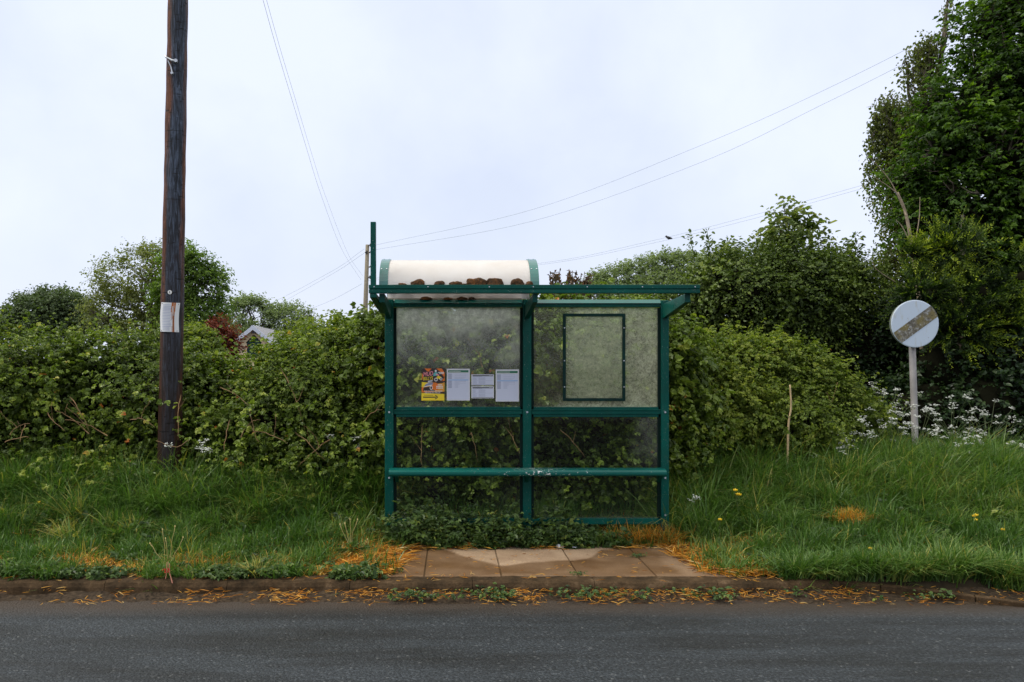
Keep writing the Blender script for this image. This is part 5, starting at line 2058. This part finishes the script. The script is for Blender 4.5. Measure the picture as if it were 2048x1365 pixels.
    for (xa, xb) in ((x0, x0 + .072), (x1 - .072, x1)):
        s_ = vault(xa, xb, .006, .0045, M['teal_gloss'], 'roof_strip', root)
        for xx in (xa + .015, xb - .015):
            for a in (.62, 1.4, 2.4):
                gg = Geo()
                p = np.array([xx, yc - (ry + .0105) * math.cos(a), zb + (rz + .0105) * math.sin(a) ** .92])
                nrm = unit(np.array([0, -math.cos(a) / ry, math.sin(a) / rz]))
                gg.tube([p, p + nrm * .003], .006, 8)
                gg.build('rivet', M['galv'], s_)
    # back gutter the vault stands in
    g = Geo()
    g.box((x0, yb1 - .03, 2.331), (x1 - .075, yb1 + .05, 2.345), bev=.002)
    g.build('gutter', M['gutter'], root)
    # poster case
    yq = DS + .016
    fx0, fx1, fz0, fz1 = (1127 - CX) / 219.6, (1252.5 - CX) / 219.6, CZ + (735 - 803) / 219.6, CZ + (735 - 627) / 219.6
    b = .027
    g = Geo()
    g.box((fx0, yq, fz0), (fx0 + b, yq + .022, fz1), bev=.002)
    g.box((fx1 - b, yq, fz0), (fx1, yq + .022, fz1), bev=.002)
    g.box((fx0 + b + .0005, yq + .001, fz1 - b), (fx1 - b - .0005, yq + .021, fz1), bev=.002)
    g.box((fx0 + b + .0005, yq + .001, fz0), (fx1 - b - .0005, yq + .021, fz0 + b), bev=.002)
    case = g.build('poster_case', M['teal_dark'], root)
    g = Geo()
    nx, nz = 10, 14
    X, Z = np.meshgrid(np.linspace(fx0 + b, fx1 - b, nx), np.linspace(fz0 + b, fz1 - b, nz))
    V = np.stack([X, np.full_like(X, yq + .012), Z], -1).reshape(-1, 3)
    ii, jj = np.meshgrid(np.arange(nz - 1), np.arange(nx - 1), indexing='ij')
    a = (ii * nx + jj).ravel()
    g.add(V, np.stack([a, a + 1, a + 1 + nx, a + nx], -1))
    o = g.build('case_pane', M['glass_algae'], case)
    at_ = o.data.attributes.new('film', 'FLOAT', 'POINT')
    at_.data.foreach_set('value', (.62 + .2 * fbm(V[:, [0, 2]], .2, 140)).astype(np.float32))
    for (xx, zz) in [(fx0 + b / 2, fz0 + t) for t in (.13, .37, .67)] + [(fx1 - b / 2, fz0 + t) for t in (.13, .37, .67)]:
        g = Geo()
        g.tube([(xx, yq + .001, zz), (xx, yq - .004, zz)], .006, 8)
        g.build('screw', M['galv'], case)


M['gutter'] = plain('tan_gutter_lining', (.30, .26, .19), .6, nscale=9)
M['teal_dark'] = plain('dark_teal_paint', (.002, .022, .018), .5, nscale=12, namt=.4, spec=.15)
shelter()


def moss_clump(px, d, zbase, wpx, hpx, label, ry=.035):
    s = d / F
    x = (px - CX) * s
    bm = bmesh.new()
    bmesh.ops.create_icosphere(bm, subdivisions=4, radius=1)
    V = np.array([v.co[:] for v in bm.verts])
    off = rng.random(3) * 50
    n = fbm(V + off, .9, 150)
    n2 = fbm(V + off, .22, 151, 2)
    for v, q, q2 in zip(bm.verts, n, n2):
        v.co *= 1 + .32 * q + .06 * q2
        v.co = Vector((x + v.co.x * wpx * s / 2, d + v.co.y * ry, zbase + max(v.co.z, -.25) * hpx * s * .95))
    g = Geo()
    g.addbm(bm)
    tag(g.build('moss_clump', M['moss'], None, smooth=True), label, 'moss', 'moss clumps on the barrel roof')


FRONT = [(806, 20, 4, 'thin sliver of moss on the front beam nearest the flag stub'), (833, 26, 12, 'peaked orange moss clump, first large one from the flag stub'), (877, 20, 10, 'dark moss clump with an upright side on the front beam'),
         (910, 24, 8, 'low pointed moss clump with a thin tail'), (929, 12, 3, 'flattest bit of moss just before the two largest clumps'), (955, 36, 14, 'large domed moss clump, the first of the touching pair'),
         (989, 38, 14, 'largest domed moss clump, the second of the touching pair'), (1036, 24, 12, 'dark rounded moss clump near the roof strip'), (1058, 14, 8, 'small moss clump touching the roof strip')]
for (px, w, h, lab) in FRONT:
    moss_clump(px, 6.535, 2.385, w, h, lab, .022)
BACK = [(813, 26, 13, 'moss seen as a tan dome through the roof plastic beside the end bracket'), (885, 30, 12, 'moss shadow with two humps through the roof plastic'), (919, 22, 10, 'narrow moss shadow in the middle of the roof plastic'),
        (947, 28, 11, 'broad flat-topped moss shadow through the roof plastic'), (985, 28, 9, 'moss shadow sloping to one side through the roof plastic'), (1018, 34, 8, 'widest moss shadow, nearest the middle bracket')]
for (px, w, h, lab) in BACK:
    moss_clump(px, 7.366, 2.352, w * 1.1, h * 1.25, lab, .02)
SILL = [(852, 24, 5, 'rusty moss pad on the inner sill nearest the end bracket'), (895, 18, 4, 'thin rusty moss pad on the inner sill, second along'), (924, 24, 5, 'longest rusty moss pad on the inner sill'), (945, 14, 4, 'smallest rusty moss pad on the inner sill')]
for (px, w, h, lab) in SILL:
    moss_clump(px, 7.286, 2.333, w, h, lab, .010)


# ------------------------------------------------------------------ posters and timetables
def text_geo(g, body, x, z, h, y, mat, shear=0.0, rot=0.0, width=None, bold=0.0):
    cu = bpy.data.curves.new('lettering', 'FONT')
    cu.body = body
    cu.size = 1.0
    cu.shear = shear
    cu.offset = bold
    ob = bpy.data.objects.new('lettering', cu)
    COL.objects.link(ob)
    dg = bpy.context.evaluated_depsgraph_get()
    me = bpy.data.meshes.new_from_object(ob.evaluated_get(dg))
    V = np.array([v.co[:] for v in me.vertices])
    if len(V):
        fs = {}
        for p in me.polygons:
            fs.setdefault(len(p.vertices), []).append(list(p.vertices))
        mn, mx = V[:, :2].min(0), V[:, :2].max(0)
        sz = h / (mx[1] - mn[1])
        sx = sz if width is None else width / (mx[0] - mn[0])
        q = (V[:, :2] - mn) * np.array([sx, sz])
        c, s_ = math.cos(rot), math.sin(rot)
        W = np.stack([x + q[:, 0] * c - q[:, 1] * s_, np.full(len(q), y), z + q[:, 0] * s_ + q[:, 1] * c], 1)
        base = g.n
        g.V.append(W); g.n += len(W)
        for k, f in fs.items():
            g.F.append(np.array(f, dtype=np.int64)[:, ::-1] + base)
            g.M.append(np.full(len(f), mat, np.int32)); g.A.append(np.full(len(f), .5, np.float32))
    bpy.data.objects.remove(ob)
    bpy.data.curves.remove(cu)
    bpy.data.meshes.remove(me)


SC = 219.6
YP = DS + .036     # sheets are stuck on the road side of the glass


def poly(g, pts, y, mat):
    b_ = g.n
    g.V.append(np.array([(p[0], y, p[1]) for p in pts])); g.n += len(pts)
    g.F.append(np.array([[b_ + i for i in range(len(pts))]])); g.M.append(np.full(1, mat, np.int32)); g.A.append(np.full(1, .5, np.float32))


def sheet_base(g, x0, z0, x1, z1, mat):
    g.box((x0, YP - .0012, z0), (x1, YP + .0004, z1), mat=mat, bev=0)


def px2(px, py):
    return (px - CX) / SC, CZ + (CY - py) / SC


def flyer():
    x0, z0 = px2(843, 802)
    x1, z1 = px2(889, 737.5)
    W, H = x1 - x0, z1 - z0
    mats = [M[k] for k in ('pdark', 'porange', 'pamber', 'pyellow', 'pink', 'pwhite', 'black', 'pteal', 'pgrey')]
    g = Geo()
    sheet_base(g, x0, z0, x1, z1, 0)
    y = YP - .0020
    P = lambda pts: [(x0 + W * u, z0 + H * v) for u, v in pts]
    # fire and dust backdrop
    poly(g, P([(0, .24), (1, .24), (1, .60), (0, .60)]), y, 2)
    for pts in ([(0, .56), (1, .57), (1, .61), (0, .61)], [(.05, .30), (.6, .29), (.55, .34), (.1, .36)], [(.55, .52), (.98, .55), (.9, .575), (.5, .56)]):
        poly(g, P(pts), y - .00015, 0)
    for pts in ([(.1, 1), (.42, 1), (.3, .9), (.22, .92)], [(.62, 1), (.86, 1), (1, .86), (1, .7), (.9, .8), (.8, .9)], [(0, .86), (.07, .78), (.03, .66), (0, .64)], [(.9, .62), (1, .76), (1, .6), (.7, .6)],
                [(.0, .24), (.0, .42), (.35, .33), (.6, .24)]):
        poly(g, P(pts), y - .0001, 1)
    poly(g, P([(0, .42), (0, .58), (.4, .55), (.2, .46)]), y - .0002, 3)
    # racing truck: body, cab, wheel
    poly(g, P([(.45, .34), (.72, .33), (.74, .5), (.62, .56), (.48, .55)]), y - .0003, 1)
    poly(g, P([(.1, .43), (.48, .49), (.5, .56), (.3, .56), (.16, .5)]), y - .0004, 8)
    poly(g, P([(.08, .42), (.42, .465), (.48, .5), (.08, .435)]), y - .0006, 5)
    poly(g, P([(.14, .5), (.3, .565), (.5, .575), (.32, .55)]), y - .0006, 5)
    poly(g, P([(.06, .34), (.44, .32), (.42, .44), (.1, .41)]), y - .0005, 0)
    a = np.linspace(0, 2 * PI, 14, endpoint=False)
    poly(g, P([(.42 + .065 * math.cos(t), .40 + .065 * math.sin(t)) for t in a]), y - .0007, 5)
    poly(g, P([(.42 + .04 * math.cos(t), .40 + .045 * math.sin(t)) for t in a]), y - .0008, 0)
    # rider on a quad bike
    poly(g, P([(.60 + .045 * math.cos(t), .925 + .035 * math.sin(t)) for t in a]), y - .0004, 5)
    poly(g, P([(.5, .76), (.68, .78), (.7, .86), (.6, .9), (.5, .84)]), y - .0004, 7)
    poly(g, P([(.62, .84), (.76, .8), (.74, .77), (.6, .81)]), y - .0006, 4)
    poly(g, P([(.62, .7), (.82, .66), (.84, .74), (.7, .78)]), y - .0005, 3)
    for (cx_, cz_, r_) in ((.62, .655, .075), (.84, .675, .06)):
        poly(g, P([(cx_ + r_ * math.cos(t), cz_ + r_ * .75 * math.sin(t)) for t in a]), y - .0007, 5)
        poly(g, P([(cx_ + r_ * .62 * math.cos(t), cz_ + r_ * .45 * math.sin(t)) for t in a]), y - .0008, 0)
    # yellow foot with an arrow
    poly(g, P([(0, 0), (1, 0), (1, .205), (0, .235)]), y - .0003, 3)
    poly(g, P([(.07, .088), (.64, .088), (.64, .122), (.07, .122)]), y - .0006, 6)
    for sg in (-1, 1):
        poly(g, P([(.68, .105), (.58, .105 + sg * .06), (.625, .105 + sg * .068), (.735, .105)]), y - .0007, 6)
    poly(g, P([(.0, .245), (1, .225), (1, .275), (0, .255)]), y - .00045, 0)
    text_geo(g, 'MUD', x0 + W * .06, z0 + H * .755, H * .13, y - .0009, 4, .25, .10, W * .44, .01)
    text_geo(g, 'BILLYS', x0 + W * .06, z0 + H * .63, H * .105, y - .0009, 3, .2, .07, W * .44, .01)
    for q in range(4):
        ua, va = .27 + .05 * q, .575 + .006 * q
        poly(g, P([(ua, va), (ua + .04, va + .005), (ua + .046, va + .045), (ua + .008, va + .04)]), y - .0009, 5)
    text_geo(g, 'THE WILDEST OFF ROAD', x0 + W * .11, z0 + H * .275, H * .038, y - .0009, 5, 0, 0, W * .8, .01)
    text_geo(g, 'FESTIVAL IN THE UK', x0 + W * .15, z0 + H * .225, H * .038, y - .0009, 5, 0, 0, W * .68, .01)
    for (u, v, w_, hh) in ((.72, .86, .25, .03), (.76, .83, .2, .022), (.70, .475, .2, .028), (.64, .425, .3, .03), (.64, .375, .3, .03)):
        k = 5
        for q in range(k):
            ua = u + w_ * q / k
            poly(g, P([(ua, v), (ua + w_ / k * .8, v), (ua + w_ / k * .8, v + hh), (ua, v + hh)]), y - .0009, 5)
    for q in range(12):
        ua = .12 + .4 * q / 12
        poly(g, P([(ua, .155), (ua + .022, .155), (ua + .022, .17), (ua, .17)]), y - .0009, 6)
    # slight tilt as it was stuck on
    for k in range(len(g.V)):
        v = g.V[k]
        v[:, 0] += (v[:, 2] - (z0 + z1) / 2) * .022
    tag(g.build('event_poster', mats), 'orange and yellow off-road festival poster with a black arrow', 'poster')


def timetable(pa, pb, pc, pd, label, kind):
    x0, z0 = px2(pa, pd)
    x1, z1 = px2(pc, pb)
    W, H = x1 - x0, z1 - z0
    mats = [M[k] for k in ('paperedge', 'paper', 'pgreen', 'pblue', 'pgrey', 'plight', 'black', 'pwhite')]
    g = Geo()
    sheet_base(g, x0, z0, x1, z1, 0)
    y = YP - .0020
    P = lambda u0, v0, u1, v1, m, dy=0: g.rect(x0 + W * u0, z0 + H * v0, x0 + W * u1, z0 + H * v1, y - dy, m)
    if kind == 'a4':
        P(.05, .03, .95, .86, 1)
        P(.06, .885, .94, .955, 2, .0003)
        for q in range(14):
            P(.09 + q * .037, .91, .09 + q * .037 + .027, .928, 7, .0006)
        P(.06, .635, .94, .658, 3, .0003)
        rows = [(.83, .9), (.805, .35), (.78, .9), (.755, .3), (.73, .9), (.705, .85), (.685, .8)] + [(.61, .9), (.59, .88), (.565, .62), (.54, .9), (.515, .6), (.495, .6), (.465, .55), (.445, .55), (.42, .5), (.40, .55)]
        for (v, w_) in rows:
            P(.06, v, .22, v + .011, 4, .0003)
            n = int(w_ * 16)
            for q in range(5, n):
                P(.06 + q * .056, v, .06 + q * .056 + .04, v + .011, 5, .0003)
    else:
        P(.045, .05, .955, .95, 1)
        P(.05, .84, .95, .93, 6, .0003)
        for q in range(9):
            P(.07 + q * .045, .785, .07 + q * .045 + .034, .815, 4, .0003)
        P(.78, .89, .92, .91, 7, .0006)
        for r_ in range(9):
            v = .14 + r_ * .068
            if r_ == 4:
                P(.05, v + .02, .95, v + .03, 4, .0003)
                continue
            P(.05, v, .05 + .12 + .1 * rng.random(), v + .03, 5, .0003)
            for q in range(7):
                P(.33 + q * .043, v, .33 + q * .043 + .022, v + .034, 4, .0003)
        P(.05, .055, .95, .085, 6 if 'lower' in label else 4, .0004)
    tag(g.build('timetable', mats), label, 'timetable', 'timetables on the shelter glass')


flyer()
timetable(893.5, 738, 940, 802, 'tall white timetable with a green header right beside the festival poster', 'a4')
timetable(992, 739.5, 1039, 804, 'tall white timetable with a green header nearest the middle post', 'a4')
timetable(943, 749.5, 988.5, 771.5, 'small wide timetable card, upper of the two stacked', 'card')
timetable(943, 773.5, 988.5, 797.5, 'small wide timetable card, lower of the two stacked', 'card')

# ------------------------------------------------------------------ sky, sun, camera
SUN_EL, SUN_AZ = math.radians(54), math.radians(-95)      # azimuth measured from +Y (away from the camera)


def world():
    w = bpy.data.worlds.new('World')
    S.world = w
    w.use_nodes = True
    nt = w.node_tree
    bg = nt.nodes['Background']
    sky = nt.nodes.new('ShaderNodeTexSky')
    sky.sky_type = 'NISHITA'
    sky.sun_disc = False
    sky.sun_elevation = SUN_EL
    sky.sun_rotation = SUN_AZ
    sky.air_density = 1.2
    sky.dust_density = 2.0
    tc = nt.nodes.new('ShaderNodeTexCoord')
    n = noise(nt, tc.outputs['Generated'], 2.2, 5, .5, .3)
    n2 = noise(nt, tc.outputs['Generated'], 5.5, 5, .55, .2)
    a = mathn(nt, 'ADD', mathn(nt, 'MULTIPLY', n.outputs['Fac'], .7), mathn(nt, 'MULTIPLY', n2.outputs['Fac'], .3))
    fac = ramp(nt, [(.36, (.74, .74, .74)), (.58, (.97, .97, .97))], a)
    sep = nt.nodes.new('ShaderNodeSeparateXYZ')
    L(nt, tc.outputs['Generated'], sep.inputs[0])
    # an overcast dome is brighter overhead than near the horizon
    lift = ramp(nt, [(.44, (8.15, 8.8, 10.6)), (.68, (13.4, 13.7, 13.9)), (1, (17, 17.2, 16.6))], sep.outputs['Z'])
    c = mixc2(nt, fac.outputs[0], sky.outputs[0], lift.outputs[0])
    L(nt, c, bg.inputs['Color'])
    bg.inputs['Strength'].default_value = .1


world()
sd = bpy.data.lights.new('sun', 'SUN')
sd.energy = 2.1
sd.angle = math.radians(22)
sd.color = (1.0, .94, .82)
so = bpy.data.objects.new('sun', sd)
COL.objects.link(so)
dirv = Vector((math.sin(SUN_AZ) * math.cos(SUN_EL), math.cos(SUN_AZ) * math.cos(SUN_EL), math.sin(SUN_EL)))
so.rotation_euler = dirv.to_track_quat('Z', 'Y').to_euler()
so.location = (0, 0, 30)

cd = bpy.data.cameras.new('camera')
cam = bpy.data.objects.new('camera', cd)
COL.objects.link(cam)
cam.location = (0, 0, CZ)
cam.rotation_euler = (PI / 2, 0, 0)
cd.sensor_width = 36
cd.lens = F / 2048 * 36
cd.shift_x = (1024 - CX) / 2048
cd.shift_y = (CY - 682.5) / 2048
cd.clip_end = 6000
S.camera = cam

S.render.engine = 'CYCLES'
S.view_settings.view_transform = 'Standard'
S.view_settings.look = 'None'
S.view_settings.exposure = 0.14
S.view_settings.gamma = 1
c = S.cycles
c.use_denoising = True
c.max_bounces = 8
c.diffuse_bounces = 3
c.glossy_bounces = 3
c.transmission_bounces = 4
c.transparent_max_bounces = 12
c.sample_clamp_indirect = 6
c.caustics_reflective = False
c.caustics_refractive = False
